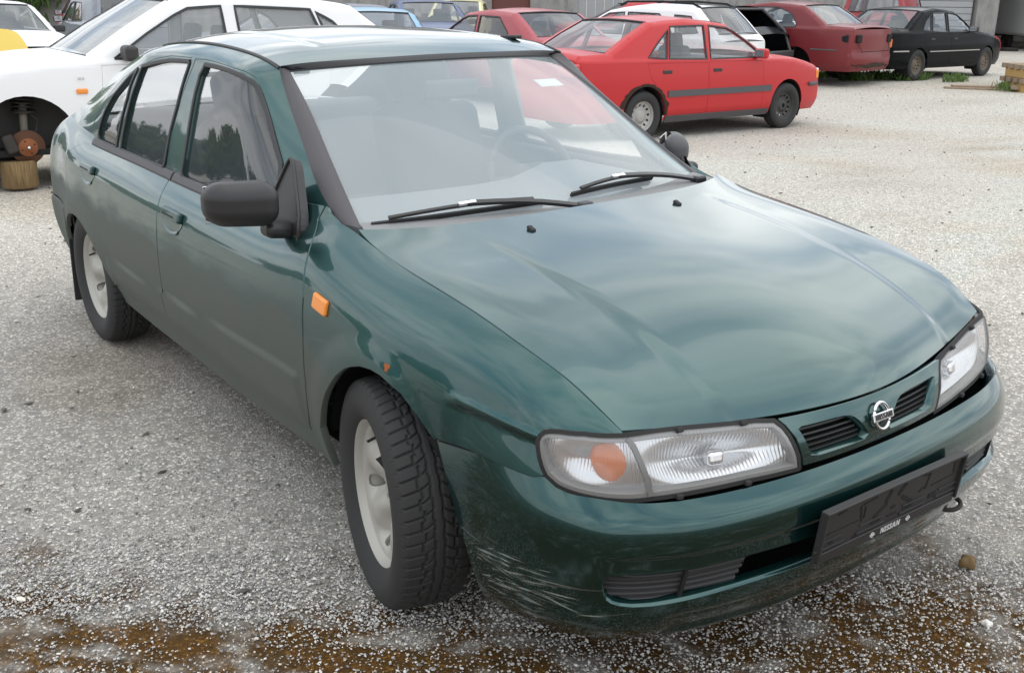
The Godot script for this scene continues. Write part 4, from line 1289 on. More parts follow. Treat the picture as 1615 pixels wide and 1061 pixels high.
	var bk := FuncSurf.new(func(u: float, v: float) -> Vector3: return sB.at(u, v) - sB.nr(u, v) * 0.10)
	obj("intake_backing", panel(bk, PackedVector2Array([Vector2(-0.45, 0.15), Vector2(0.45, 0.15), Vector2(0.45, 0.6), Vector2(-0.45, 0.6)]), [], 0.05, 0.1, 0.0, 0.0), MT.black, car)
	var tray := Build.new()
	var prev := []
	for i in 25:
		var u := lerpf(-0.8, 0.8, i / 24.0)
		var p := sB.at(u, 0.04) - sB.nr(u, 0.3) * 0.01
		var q := Vector3(p.x * 0.85, p.y + 0.03, 0.35)
		var now := [tray.add(p, Vector3.UP), tray.add(q, Vector3.UP)]
		if prev.size(): tray.quad(prev[0], now[0], now[1], prev[1])
		prev = now
	obj("undertray", tray.mesh(), MT.black, car)
	# towing eye under the left end of the bumper
	var hook := []
	for i in 15:
		var a := lerpf(-0.6, PI + 0.9, i / 14.0)
		hook.append(TL(Vector3(0.405 + 0.005 * sin(a), 0.262 + 0.016 * cos(a) * 0.6, 0.80 + 0.028 * sin(a))) + Vector3(0.024 * cos(a), 0, 0))
	obj("towing_eye", tube(hook, 0.0062, 8), MT.iron, car)
	# front indicator on the fender
	var mf := sS.frame(-0.268, 0.563)
	obj("side_indicator", rbox(Vector3(0.072, 0.042, 0.016), 0.007, 4, func(p: Vector3) -> Vector3: return Vector3(p.x, p.y - p.x * 0.12, p.z - 0.09 * p.x * p.x * 4.0)), MT.amber, car, mf * Transform3D(Basis(), Vector3(0, 0, 0.002)))

func plate_holder(ph: Node3D):
	obj("holder_board", rbox(Vector3(0.53, 0.135, 0.010), 0.003, 2), MT.plastic, ph)
	# raised frame
	obj("holder_frame", join([[rbox(Vector3(0.53, 0.007, 0.012), 0.002, 2), Transform3D(Basis(), Vector3(0, 0.064, 0.009))], [rbox(Vector3(0.007, 0.12, 0.012), 0.002, 2), Transform3D(Basis(), Vector3(-0.2615, 0.004, 0.009))], [rbox(Vector3(0.007, 0.12, 0.012), 0.002, 2), Transform3D(Basis(), Vector3(0.2615, 0.004, 0.009))]]), MT.plastic, ph)
	# clips, ridges and openings on the board
	for x in [-0.225, -0.08, 0.08, 0.225]:
		obj("holder_ridge", rbox(Vector3(0.085, 0.004, 0.004), 0.001, 1), MT.plastic, ph, Transform3D(Basis(), Vector3(x, -0.012, 0.0065)))
		obj("holder_ridge", rbox(Vector3(0.10, 0.005, 0.005), 0.001, 1), MT.plastic, ph, Transform3D(Basis(), Vector3(x, -0.030, 0.0065)))
	for q in [[-0.05, 0.004, 0.052, 0.010, 0.5], [0.05, 0.004, 0.052, 0.010, -0.5], [0.0, -0.002, 0.018, 0.008, 0.0], [-0.028, 0.034, 0.012, 0.034, -0.5], [0.022, 0.038, 0.012, 0.036, -0.8], [-0.125, 0.02, 0.006, 0.045, 0.3], [-0.112, 0.02, 0.006, 0.03, 0.1], [0.125, 0.028, 0.006, 0.042, -0.2], [0.11, 0.012, 0.028, 0.006, 0.3], [-0.155, 0.005, 0.05, 0.003, 0.0], [-0.21, 0.005, 0.06, 0.003, 0.0], [0.19, 0.012, 0.09, 0.003, 0.05], [-0.22, -0.022, 0.014, 0.006, 0.1], [0.0, -0.022, 0.035, 0.005, 0.0], [-0.06, -0.022, 0.035, 0.005, 0.0], [0.06, -0.022, 0.035, 0.005, 0.0], [-0.24, -0.045, 0.02, 0.006, 0.2], [0.16, -0.02, 0.03, 0.014, 0.0], [-0.13, -0.035, 0.02, 0.01, 0.4], [0.232, 0.04, 0.006, 0.04, 0.1], [-0.10, 0.045, 0.05, 0.004, 0.1], [0.10, 0.05, 0.05, 0.004, -0.2], [-0.2, 0.048, 0.03, 0.005, 0.1]]:
		obj("holder_opening", rbox(Vector3(q[2], q[3], 0.002), 0.0005, 1), MT.black, ph, Transform3D(Basis(Vector3.BACK, q[4]), Vector3(q[0], q[1], 0.0052)))
	obj("holder_strip", rbox(Vector3(0.515, 0.026, 0.007), 0.002, 2), MT.plastic_smooth, ph, Transform3D(Basis(), Vector3(0, -0.052, 0.0065)))
	obj("holder_lettering", text_mesh("NISSAN", 0.0155, 0.0008), MT.print_white, ph, Transform3D(Basis(), Vector3(0, -0.052, 0.0104)))
	for x in [-0.068, 0.068]:
		var c := []
		for i in 17: c.append(Vector3(x + cos(TAU * i / 16) * 0.0062, -0.052 + sin(TAU * i / 16) * 0.0062, 0.0104))
		obj("holder_mark", join([tube(c, 0.0009, 5), [rbox(Vector3(0.017, 0.0045, 0.001), 0.0004, 1), Transform3D(Basis(), Vector3(x, -0.052, 0.0108))]]), MT.print_white, ph)

func glass_and_trim(car: Node3D):
	obj("windshield", panel(sW, PackedVector2Array([Vector2(-0.985, 0.01), Vector2(0.985, 0.01), Vector2(0.985, 0.985), Vector2(-0.985, 0.985)]), [], 0.04, 0.04, -0.004, 0.0), MT.windshield, car)
	# broad rubber mouldings up the pillars and across the header
	for sd in [-1.0, 1.0]:
		var b := Build.new()
		var prev := []
		for i in 25:
			var f := i / 24.0
			var pw := sW.at(sd * 0.985, f)
			var vg := f
			var pg := sG.at(0.0, f * 0.985)
			if sd > 0: pg = TL(UNTL(pg) * Vector3(-1, 1, 1))
			var n := (sW.nr(sd * 0.985, f) + Vector3(sd * 0.5, 0, 0)).normalized()
			var pm := (pw + pg) * 0.5 + n * 0.006
			var now := [b.add(pg - n * 0.012, Vector3(sd, 0.1, 0.1).normalized()), b.add(pg + n * 0.004, (n + Vector3(sd * 0.8, 0, 0)).normalized()), b.add(pm, n), b.add(pw + n * 0.003, (n - Vector3(sd * 0.6, 0, 0)).normalized()), b.add(pw - n * 0.006, Vector3(-sd, 0.1, 0.1).normalized())]
			if prev.size():
				for k in 4: b.quad(prev[k], now[k], now[k + 1], prev[k + 1])
			prev = now
		obj("windshield_moulding", b.mesh(), MT.strip, car)
	var hb := Build.new()
	var last := []
	for i in 41:
		var f := lerpf(-0.985, 0.985, i / 40.0)
		var pw := sW.at(f, 0.985)
		var pr := sR.at(0.0, f)
		var n := (sW.nr(f, 0.985) + sR.nr(0.0, f)).normalized()
		var now := [hb.add(pr - n * 0.01, Vector3(0, 0.3, -0.9).normalized()), hb.add(pr + n * 0.002, n), hb.add((pw + pr) * 0.5 + n * 0.003, n), hb.add(pw + n * 0.002, n), hb.add(pw - n * 0.006, Vector3(0, -0.5, 0.8).normalized())]
		if last.size():
			for k in 4: hb.quad(last[k], now[k], now[k + 1], last[k + 1])
		last = now
	obj("header_moulding", hb.mesh(), MT.seal, car)
	# cowl below the glass
	var cb := Build.new()
	last = []
	for i in 31:
		var f := lerpf(-0.99, 0.99, i / 30.0)
		var pw := sW.at(f * 0.99, 0.03)
		var ph := sH.at(0.03 + 0.0 * f, f) - Vector3(0, 0.022, 0)
		ph.z += 0.04
		var now := [cb.add(pw + Vector3(0, 0.002, 0), Vector3(0, 0.9, 0.4).normalized()), cb.add(pw.lerp(ph, 0.4) + Vector3(0, 0.003, 0), Vector3(0, 1, 0.1).normalized()), cb.add(ph, Vector3.UP)]
		if last.size():
			for k in 2: cb.quad(last[k], now[k], now[k + 1], last[k + 1])
		last = now
	obj("cowl", cb.mesh(), MT.cowl, car)
	# --- wipers
	wiper(car, Vector2(-0.945, 0.012), Vector2(-0.15, 0.060), Vector2(-0.01, 0.012), 0.0)
	wiper(car, Vector2(0.02, 0.075), Vector2(0.60, 0.075), Vector2(0.86, 0.0), 0.0)
	# --- washer nozzles
	for v in [-0.4086, 0.3509]:
		var f := quick_frame(sH.at(0.163, v) + Vector3(0, 0.004, 0), Vector3(0, 0.35, -1), Vector3.UP)
		obj("washer_nozzle", rbox(Vector3(0.016, 0.010, 0.026), 0.004, 3), MT.rubber, car, f)
	# --- mirrors
	for sd in [-1.0, 1.0]: mirror_(car, sd)
	# --- antenna foot on the roof
	obj("antenna_foot", rbox(Vector3(0.045, 0.014, 0.075), 0.006, 4), MT.plastic, car, quick_frame(sR.at(0.16, 0.785) + Vector3(0, 0.004, 0), Vector3(0.2, 0.05, 1), Vector3.UP))
	# --- sticker behind the glass on the left
	for k in 2:
		var q := sW.at(0.60 + 0.105 * k, 0.79) - sW.nr(0.6, 0.79) * 0.008
		obj("sticker", rbox(Vector3(0.058, 0.045, 0.001), 0.0003, 1), MT.sticker, car, quick_frame(q, sW.nr(0.6 + 0.1 * k, 0.79), Vector3.UP))
	# bird droppings on the bonnet
	for q in [[0.125, -0.53, 0.011], [0.165, -0.47, 0.005], [0.20, -0.335, 0.004]]:
		var hf := sH.frame(q[0], q[1])
		obj("dropping", rbox(Vector3(q[2], q[2] * 1.6, 0.0016), 0.0007, 2), MT.print_white, car, hf)
	# rust spot at the top of the front wheel arch
	var rf := sS.frame(0.064, 0.506)
	obj("rust_spot", rbox(Vector3(0.017, 0.018, 0.002), 0.0009, 2, func(p: Vector3) -> Vector3: return Vector3(p.x * (1.0 + 0.4 * sin(p.y * 300.0)), p.y, p.z)), MT.rust, car, rf)
	# rear glass, boot lid and tail between the corners
	var rg := Build.new()
	last = []
	for i in 13:
		var f := i / 12.0
		var pr := sG.at(2.8, 1.0 - f)
		var pl := TL(UNTL(pr) * Vector3(-1, 1, 1))
		var row := []
		for j in 9:
			var g := j / 8.0
			row.append(rg.add(pr.lerp(pl, g) + Vector3(0, 0.05 * 4 * g * (1 - g) * (1.0 - f), -0.10 * 4 * g * (1 - g)), Vector3(0, 0.75, -0.66)))
		if last.size():
			for j in 8: rg.quad(last[j], row[j], row[j + 1], last[j + 1])
		last = row
	obj("rear_window", rg.mesh(), MT.side_glass, car)
	var bl := Build.new()
	last = []
	for q in [[-3.02, 0.91, 0.655], [-3.1, 0.91, 0.64], [-3.2, 0.91, 0.60], [-3.30, 0.905, 0.52], [-3.39, 0.88, 0.55], [-3.42, 0.8, 0.56], [-3.43, 0.6, 0.56], [-3.43, 0.3, 0.54]]:
		var row := []
		for j in 9:
			var g := j / 4.0 - 1.0
			var n := Vector3(0, 1, -0.2).normalized() if q[1] > 0.9 else Vector3(0, 0.1, -1).normalized()
			row.append(bl.add(TL(Vector3(g * q[2], q[1] + 0.025 * (1 - g * g) * (1.0 if q[1] > 0.85 else 0.0), q[0] - 0.05 * (1 - g * g) * (1.0 if q[1] < 0.9 else 0.2))), n))
		if last.size():
			for j in 8: bl.quad(last[j], row[j], row[j + 1], last[j + 1])
		last = row
	obj("boot_lid", bl.mesh(), MT.paint_top, car)

func wiper(car: Node3D, a: Vector2, b: Vector2, pivot: Vector2, lift: float):
	var w := Node3D.new()
	var nm := "wiper"
	if car.has_node("wiper"): nm = "wiper_001"
	w.name = nm
	car.add_child(w)
	# blade lies on the glass
	var l := PackedVector2Array()
	for i in 13: l.append(a.lerp(b, i / 12.0) + Vector2(0, 0.012 * sin(PI * i / 12.0)))
	var o := on(sW, l, 0.006)
	obj("wiper_blade", sweep(o[0], o[1], rect2(0.007, 0.014), false, false), MT.rubber, w)
	var br := on(sW, l, 0.019)
	var path := PackedVector3Array()
	for i in 13: path.append(br[0][i] + br[1][i] * (0.016 * sin(PI * i / 12.0)))
	obj("blade_bridge", sweep(path.slice(1, 12), br[1].slice(1, 12), PackedVector2Array([Vector2(-0.006, -0.003), Vector2(0.006, -0.003), Vector2(0.0045, 0.004), Vector2(-0.0045, 0.004)]), false, false), MT.wiper, w)
	# arm from the pivot to the middle of the blade
	var mid: Vector3 = path[6] + br[1][6] * 0.006
	var pv := sW.at(pivot.x, pivot.y) + Vector3(0, 0.012, 0.045)
	var arm := PackedVector3Array()
	var up := PackedVector3Array()
	for i in 9:
		var f := i / 8.0
		arm.append(pv.lerp(mid, f) + Vector3(0, 0.010 * sin(PI * f), 0)); up.append(sW.nr(pivot.x, 0.05))
	obj("wiper_arm", sweep(arm, up, PackedVector2Array([Vector2(-0.010, -0.004), Vector2(0.010, -0.004), Vector2(0.007, 0.004), Vector2(-0.007, 0.004)]), false, false), MT.wiper, w)
	var cm := sW.frame(l[6].x, l[6].y)
	obj("wiper_clip", rbox(Vector3(0.055, 0.012, 0.010), 0.003, 2), MT.chrome, w, Transform3D(cm.basis, mid))
	obj("wiper_pivot", rbox(Vector3(0.05, 0.026, 0.034), 0.009, 3), MT.wiper, w, Transform3D(Basis(), pv))

func mirror_(car: Node3D, sd: float):
	var m := Node3D.new()
	m.name = "door_mirror" if sd < 0 else "door_mirror_001"
	car.add_child(m)
	var fold := 0.0 if sd < 0 else 1.0      # the far mirror is folded back against its window
	# housing: x outward; its front bulges, its back is cut flat for the glass
	var shape := func(p: Vector3) -> Vector3:
		var q := p
		var t := (p.x + 0.112) / 0.224      # 0 at the door, 1 outside
		q.y *= 1.0 - 0.10 * t
		q.y += 0.006 * t
		q.z = p.z * (1.0 - 0.15 * t) - 0.05 * t * t * (1.0 if p.z > -0.02 else 0.35)
		return Vector3(q.x * sd, q.y, q.z)
	var c := TL(Vector3(sd * lerpf(0.893, 0.805, fold), lerpf(0.968, 0.945, fold), lerpf(-0.55, -0.63, fold)))
	var tb := Basis(Vector3.UP, 0.66 * fold)
	obj("mirror_housing", rbox(Vector3(0.19, 0.126, 0.11) * lerpf(1.0, 0.92, fold), 0.050, 7, shape), MT.plastic_smooth if sd < 0 else MT.plastic_faded, m, Transform3D(tb, c))
	obj("mirror_glass", rbox(Vector3(0.17, 0.10, 0.004), 0.0015, 2), MT.chrome, m, Transform3D(tb, c + tb * Vector3(0.0, 0.0, -0.0575)))
	# triangular sail on the door and the stalk
	var f := FuncSurf.new(func(u: float, v: float) -> Vector3: return TL(Vector3(sd * (0.752 - 0.33 * maxf(0.0, v - 0.90) - 0.02 * (u + 0.6)), v, u)), -1.0 if sd < 0 else 1.0)
	if sd < 0: f.flip = 1.0
	else: f.flip = -1.0
	var tri := smooth2(PackedVector2Array([Vector2(-0.505, 0.855), Vector2(-0.50, 0.91), Vector2(-0.56, 0.985), Vector2(-0.622, 1.062), Vector2(-0.642, 1.055), Vector2(-0.705, 0.90), Vector2(-0.70, 0.855), Vector2(-0.62, 0.835), Vector2(-0.54, 0.835)]), true, 2)
	if sd > 0:
		for i in tri.size(): tri[i] = Vector2(-0.62, 0.835) + (tri[i] - Vector2(-0.62, 0.835)) * Vector2(0.8, 0.62)
	obj("mirror_sail", panel(f, tri, [], 0.02, 0.02, 0.012, 0.03), MT.plastic_smooth, m)
	var rim := on(f, closed(tri), 0.013)
	obj("sail_rim", sweep(rim[0], rim[1], ring(0.006, 6), true), MT.plastic_smooth, m)
	obj("mirror_stalk", rbox(Vector3(0.085, 0.045, 0.07), 0.02, 4), MT.plastic_smooth, m, Transform3D(Basis(Vector3.BACK, sd * 0.12), TL(Vector3(sd * 0.79, 0.885, -0.575))))

func cabin(car: Node3D):
	# dashboard, seats, wheel, shelf: seen dimly through the glass
	obj("dashboard", rbox(Vector3(1.32, 0.26, 0.52), 0.09, 5, func(p: Vector3) -> Vector3: return p + Vector3(0, 0.05 * sst(0.1, 0.25, p.x) * (1.0 - sst(0.5, 0.62, p.x)) - 0.015 * absf(p.x), 0.14 * (0.45 - p.x * p.x))), MT.dash, car, Transform3D(Basis(), TL(Vector3(0, 0.765, -0.62))))
	for x in [-0.37, 0.37]:
		var s := Node3D.new()
		s.name = "front_seat" if x < 0 else "front_seat_001"
		car.add_child(s)
		s.position = TL(Vector3(x, 0, 0))
		obj("seat_cushion", rbox(Vector3(0.50, 0.17, 0.52), 0.07, 5), MT.seat, s, Transform3D(Basis(), Vector3(0, 0.46, -1.28)))
		obj("seat_backrest", rbox(Vector3(0.48, 0.62, 0.15), 0.06, 5), MT.seat, s, Transform3D(Basis(Vector3.RIGHT, -0.32), Vector3(0, 0.76, -1.60)))
		obj("headrest", rbox(Vector3(0.29, 0.19, 0.11), 0.045, 5), MT.seat, s, Transform3D(Basis(Vector3.RIGHT, -0.25), Vector3(0, 1.13, -1.735)))
	obj("rear_seat", join([[rbox(Vector3(1.26, 0.17, 0.5), 0.07, 5), Transform3D(Basis(), Vector3(0, 0.48, -2.15))], [rbox(Vector3(1.26, 0.58, 0.15), 0.06, 5), Transform3D(Basis(Vector3.RIGHT, -0.4), Vector3(0, 0.72, -2.46))]]), MT.seat, car)
	obj("parcel_shelf", rbox(Vector3(1.24, 0.03, 0.5), 0.012, 2), MT.dash, car, Transform3D(Basis(), TL(Vector3(0, 0.885, -2.80))))
	var st := Node3D.new()
	st.name = "steering_wheel"
	car.add_child(st)
	st.transform = Transform3D(Basis(Vector3.RIGHT, -0.42), TL(Vector3(0.37, 0.84, -0.93)))
	var c := []
	for i in 33: c.append(Vector3(cos(TAU * i / 32) * 0.185, sin(TAU * i / 32) * 0.185, 0))
	obj("steering_rim", tube(c, 0.015, 8), MT.dark_grey, st)
	obj("steering_hub", rbox(Vector3(0.16, 0.11, 0.06), 0.025, 4), MT.dark_grey, st)
	obj("steering_spoke", join([[rbox(Vector3(0.36, 0.035, 0.02), 0.008, 2), Transform3D(Basis(), Vector3(0, 0.0, 0))], [rbox(Vector3(0.035, 0.18, 0.02), 0.008, 2), Transform3D(Basis(), Vector3(0, -0.09, 0))]]), MT.dark_grey, st)
	obj("rear_view_mirror", rbox(Vector3(0.23, 0.062, 0.03), 0.014, 4), MT.dark_grey, car, Transform3D(Basis(Vector3.UP, 0.15), TL(Vector3(0.0, 1.185, -0.90))))
	for x in [-1.0, 1.0]:
		obj("door_card", rbox(Vector3(0.05, 0.5, 2.0), 0.02, 2), MT.seat, car, Transform3D(Basis(), TL(Vector3(x * 0.715, 0.62, -1.45))))
	obj("headliner", panel(FuncSurf.new(func(u: float, v: float) -> Vector3: return sR.at(u, v) - Vector3(0, 0.025, 0), -1.0), PackedVector2Array([Vector2(0.04, -0.93), Vector2(0.04, 0.93), Vector2(0.96, 0.93), Vector2(0.96, -0.93)]), [], 0.1, 0.1, 0.0, 0.0), MT.headliner, car)
# ---------------------------------------------------------------- the other cars in the yard
# a car stands in its own frame: z forward from the front axle, x to its left, y up
func car_spec(over: Dictionary) -> Dictionary:
	var s := {
		"front": 0.82, "rear": -3.55, "wb": 2.6, "width": 1.70, "sill": 0.22, "nose": 0.66, "hood": 0.76, "hood_z": 0.62, "cowl": Vector2(-0.42, 0.95), "head": Vector2(-1.18, 1.35),
		"roof": Vector2(-1.8, 1.40), "roof2": Vector2(-2.45, 1.36), "glass2": Vector2(-3.0, 0.99), "deck": Vector2(-3.48, 0.95), "tail": 0.74, "belt": 0.90, "belt_rise": 0.03,
		"windows": [], "round": 0.07, "tumble": 0.30, "arch": 0.335, "arch_y": 0.31, "step": 0.05, "crown": 0.035, "plan": 0.16, "doors": [-0.52, -1.55, -2.42], "rough": 0.32, "dust": 0.0,
		"wheels": [1, 1, 1, 1], "open_boot": false, "pillar": 0.075, "front_bow": 0.09, "rear_bow": 0.07, "wheel_r": 0.298, "black_bumper": false,
	}
	s.merge(over, true)
	return s

func top_line(s: Dictionary) -> Array:
	# from the front bumper over the roof to the rear bumper; the third number names the strip that starts there
	var f: float = s.front
	var r: float = s.rear
	var a := [
		[f - 0.05, s.sill, "front"], [f, 0.34, "front"], [f, 0.50, "front"], [f - 0.02, 0.58, "front"], [f - 0.05, s.nose, "front"], [s.hood_z + 0.06, s.hood - 0.035, "hood"], [s.hood_z, s.hood, "hood"]]
	var hz: float = s.hood_z
	for i in [1, 2, 3]:
		var t: float = i / 4.0
		a.append([lerpf(hz, s.cowl.x, t), lerpf(s.hood, s.cowl.y, t) + 0.035 * sin(PI * t), "hood"])
	a.append([s.cowl.x, s.cowl.y, "windshield"])
	a.append([lerpf(s.cowl.x, s.head.x, 0.5), lerpf(s.cowl.y, s.head.y, 0.5) + 0.012, "windshield"])
	a.append([s.head.x, s.head.y, "roof"])
	a.append([lerpf(s.head.x, s.roof.x, 0.5), lerpf(s.head.y, s.roof.y, 0.62), "roof"])
	a.append([s.roof.x, s.roof.y, "roof"])
	a.append([lerpf(s.roof.x, s.roof2.x, 0.6), lerpf(s.roof.y, s.roof2.y, 0.45), "roof"])
	a.append([s.roof2.x, s.roof2.y, "rear_window"])
	a.append([lerpf(s.roof2.x, s.glass2.x, 0.5), lerpf(s.roof2.y, s.glass2.y, 0.5) + 0.012, "rear_window"])
	a.append([s.glass2.x, s.glass2.y, "boot"])
	a.append([s.deck.x, s.deck.y, "boot"])
	a.append([minf(s.deck.x - 0.03, r + 0.03), lerpf(s.deck.y, s.tail, 0.3), "tail"])
	a.append([r + 0.02, s.tail, "tail"])
	a.append([r + 0.03, 0.56, "tail"]); a.append([r, 0.50, "tail"]); a.append([r + 0.01, 0.34, "tail"]); a.append([r + 0.06, s.sill + 0.02, "tail"])
	return a

func half_width(s: Dictionary, z: float, y: float) -> float:
	var w: float = s.width * 0.5
	var belt: float = s.belt + s.belt_rise * clampf(-z / 3.0, 0, 1)
	var x := 0.0
	if y < belt:
		var t := (y - 0.55) / 0.5
		x = w * (1.0 - 0.045 * t * t - (0.05 * pow(maxf(0.0, 0.36 - y) / 0.14, 1.5)))
	else:
		x = w * (1.0 - 0.045 * pow((belt - 0.55) / 0.5, 2.0)) - (y - belt) * s.tumble - 0.012 * smoothstep(0.0, 0.03, y - belt)
	var c: float = (s.front + s.rear) * 0.5
	var l: float = (s.front - s.rear) * 0.5
	x -= s.plan * pow(absf(z - c) / l, 5.0) * 0.75
	return x

func seg_dist(p: Vector2, line_: Array) -> float:
	var best := 9.0
	for i in range(line_.size() - 1):
		best = minf(best, p.distance_to(Geometry2D.get_closest_point_to_segment(p, line_[i], line_[i + 1])))
	return best

var steel_wheel_parts: Array

func steel_wheel(parent: Node3D, at: Vector3, turn: float, r: float, look: String):
	if steel_wheel_parts.is_empty():
		var tyre := lathe([Vector2(-0.07, 0.175), Vector2(-0.085, 0.20), Vector2(-0.092, 0.24), Vector2(-0.085, 0.272), Vector2(-0.07, 0.290), Vector2(-0.052, 0.297), Vector2(-0.05, 0.291), Vector2(-0.044, 0.291), Vector2(-0.042, 0.298), Vector2(-0.012, 0.299), Vector2(-0.01, 0.292), Vector2(-0.004, 0.292), Vector2(-0.002, 0.299), Vector2(0.03, 0.298), Vector2(0.032, 0.291), Vector2(0.038, 0.291), Vector2(0.04, 0.298), Vector2(0.07, 0.290), Vector2(0.085, 0.272), Vector2(0.092, 0.24), Vector2(0.085, 0.20), Vector2(0.07, 0.178)], 40)
		var f := FuncSurf.new(func(u: float, v: float) -> Vector3:
			var q := sqrt(u * u + v * v)
			return Vector3(0.045 - 0.028 * smoothstep(0.05, 0.10, q) - 0.0 + 0.02 * smoothstep(0.10, 0.16, q), v, -u))
		var o := PackedVector2Array()
		for i in 40: o.append(Vector2.from_angle(TAU * i / 40) * 0.166)
		var holes := []
		for k in 12:
			var h := PackedVector2Array()
			for i in 8: h.append(Vector2.from_angle(TAU * k / 12) * 0.128 + Vector2.from_angle(TAU * i / 8) * 0.017)
			holes.append(h)
		var rim := join([lathe([Vector2(-0.07, 0.18), Vector2(-0.03, 0.160), Vector2(0.03, 0.162), Vector2(0.06, 0.172), Vector2(0.068, 0.181), Vector2(0.066, 0.187), Vector2(0.06, 0.184)], 40), panel(f, o, holes, 0.02, 0.02, 0.0, 0.008)])
		steel_wheel_parts = [tyre, rim, lathe([Vector2(0.045, 0.0), Vector2(0.045, 0.03), Vector2(0.03, 0.045)], 20)]
	var w := Node3D.new()
	w.name = "wheel"
	var k := 0
	var nm := "wheel"
	while parent.has_node(nm): k += 1; nm = "wheel_%03d" % k
	w.name = nm
	parent.add_child(w)
	w.position = at
	w.basis = (Basis(Vector3.UP, turn) * Basis(Vector3.RIGHT, at.z * 2.3 + at.x)).scaled(Vector3.ONE * r / 0.298)
	obj("tyre", steel_wheel_parts[0], MT.rubber, w)
	obj("rim", steel_wheel_parts[1], MT[look], w)
	obj("hub_cap", steel_wheel_parts[2], MT[look], w)

func car_paint(c: Color, rough: float, dusty: float) -> StandardMaterial3D:
	# faded outdoor paint under a thin film of dust
	var d := Color(0.42, 0.41, 0.39)
	var l := c.lerp(d, dusty)
	var m := mat(lin(l.r, l.g, l.b), rough, 0.0)
	m.clearcoat_enabled = true
	m.clearcoat = 0.3
	m.clearcoat_roughness = 0.12
	m.metallic_specular = 0.35
	return m

func strip_mesh(s: Dictionary, sub: Array, xin: float, xout: float, lift: float, crown: float, bow: float, only := 0.0) -> ArrayMesh:
	# a cross strip of the top between the two sides; xin > 0 leaves the middle open and gives the two edges only
	var b := Build.new()
	var sides := [[-1.0, 1.0]] if xin <= 0.0 else [[-1.0, -xin], [xin, 1.0]]
	for sd in sides:
		if only != 0.0 and (float(sd[0]) + float(sd[1])) * only < 0.0: continue
		var rows := []
		for i in sub.size():
			var p: Vector2 = sub[i]
			var e: float = half_width(s, p.x, p.y) - s.round * 0.827 - xout
			var row := []
			var m := 12 if xin <= 0.0 else 2
			for j in m + 1:
				var g := lerpf(sd[0], sd[1], j / float(m))
				var q := 1.0 - g * g
				var up := Vector2.UP
				row.append(b.add(Vector3(g * e, p.y + crown * q + lift, p.x + bow * q), Vector3.UP))
			rows.append(row)
		for i in rows.size():
			for j in rows[i].size():
				var a: Vector3 = b.v[rows[mini(i + 1, rows.size() - 1)][j]] - b.v[rows[maxi(i - 1, 0)][j]]
				var c: Vector3 = b.v[rows[i][mini(j + 1, rows[i].size() - 1)]] - b.v[rows[i][maxi(j - 1, 0)]]
				var n := a.cross(c).normalized()
				var mid := Vector3(0, 0.55, clampf(b.v[rows[i][j]].z, s.rear + 0.8, s.front - 0.6))
				if n.dot(b.v[rows[i][j]] - mid) < 0: n = -n
				b.n[rows[i][j]] = n
		for i in rows.size() - 1:
			for j in rows[i].size() - 1: b.quad(rows[i][j], rows[i][j + 1], rows[i + 1][j + 1], rows[i + 1][j])
	return b.mesh()

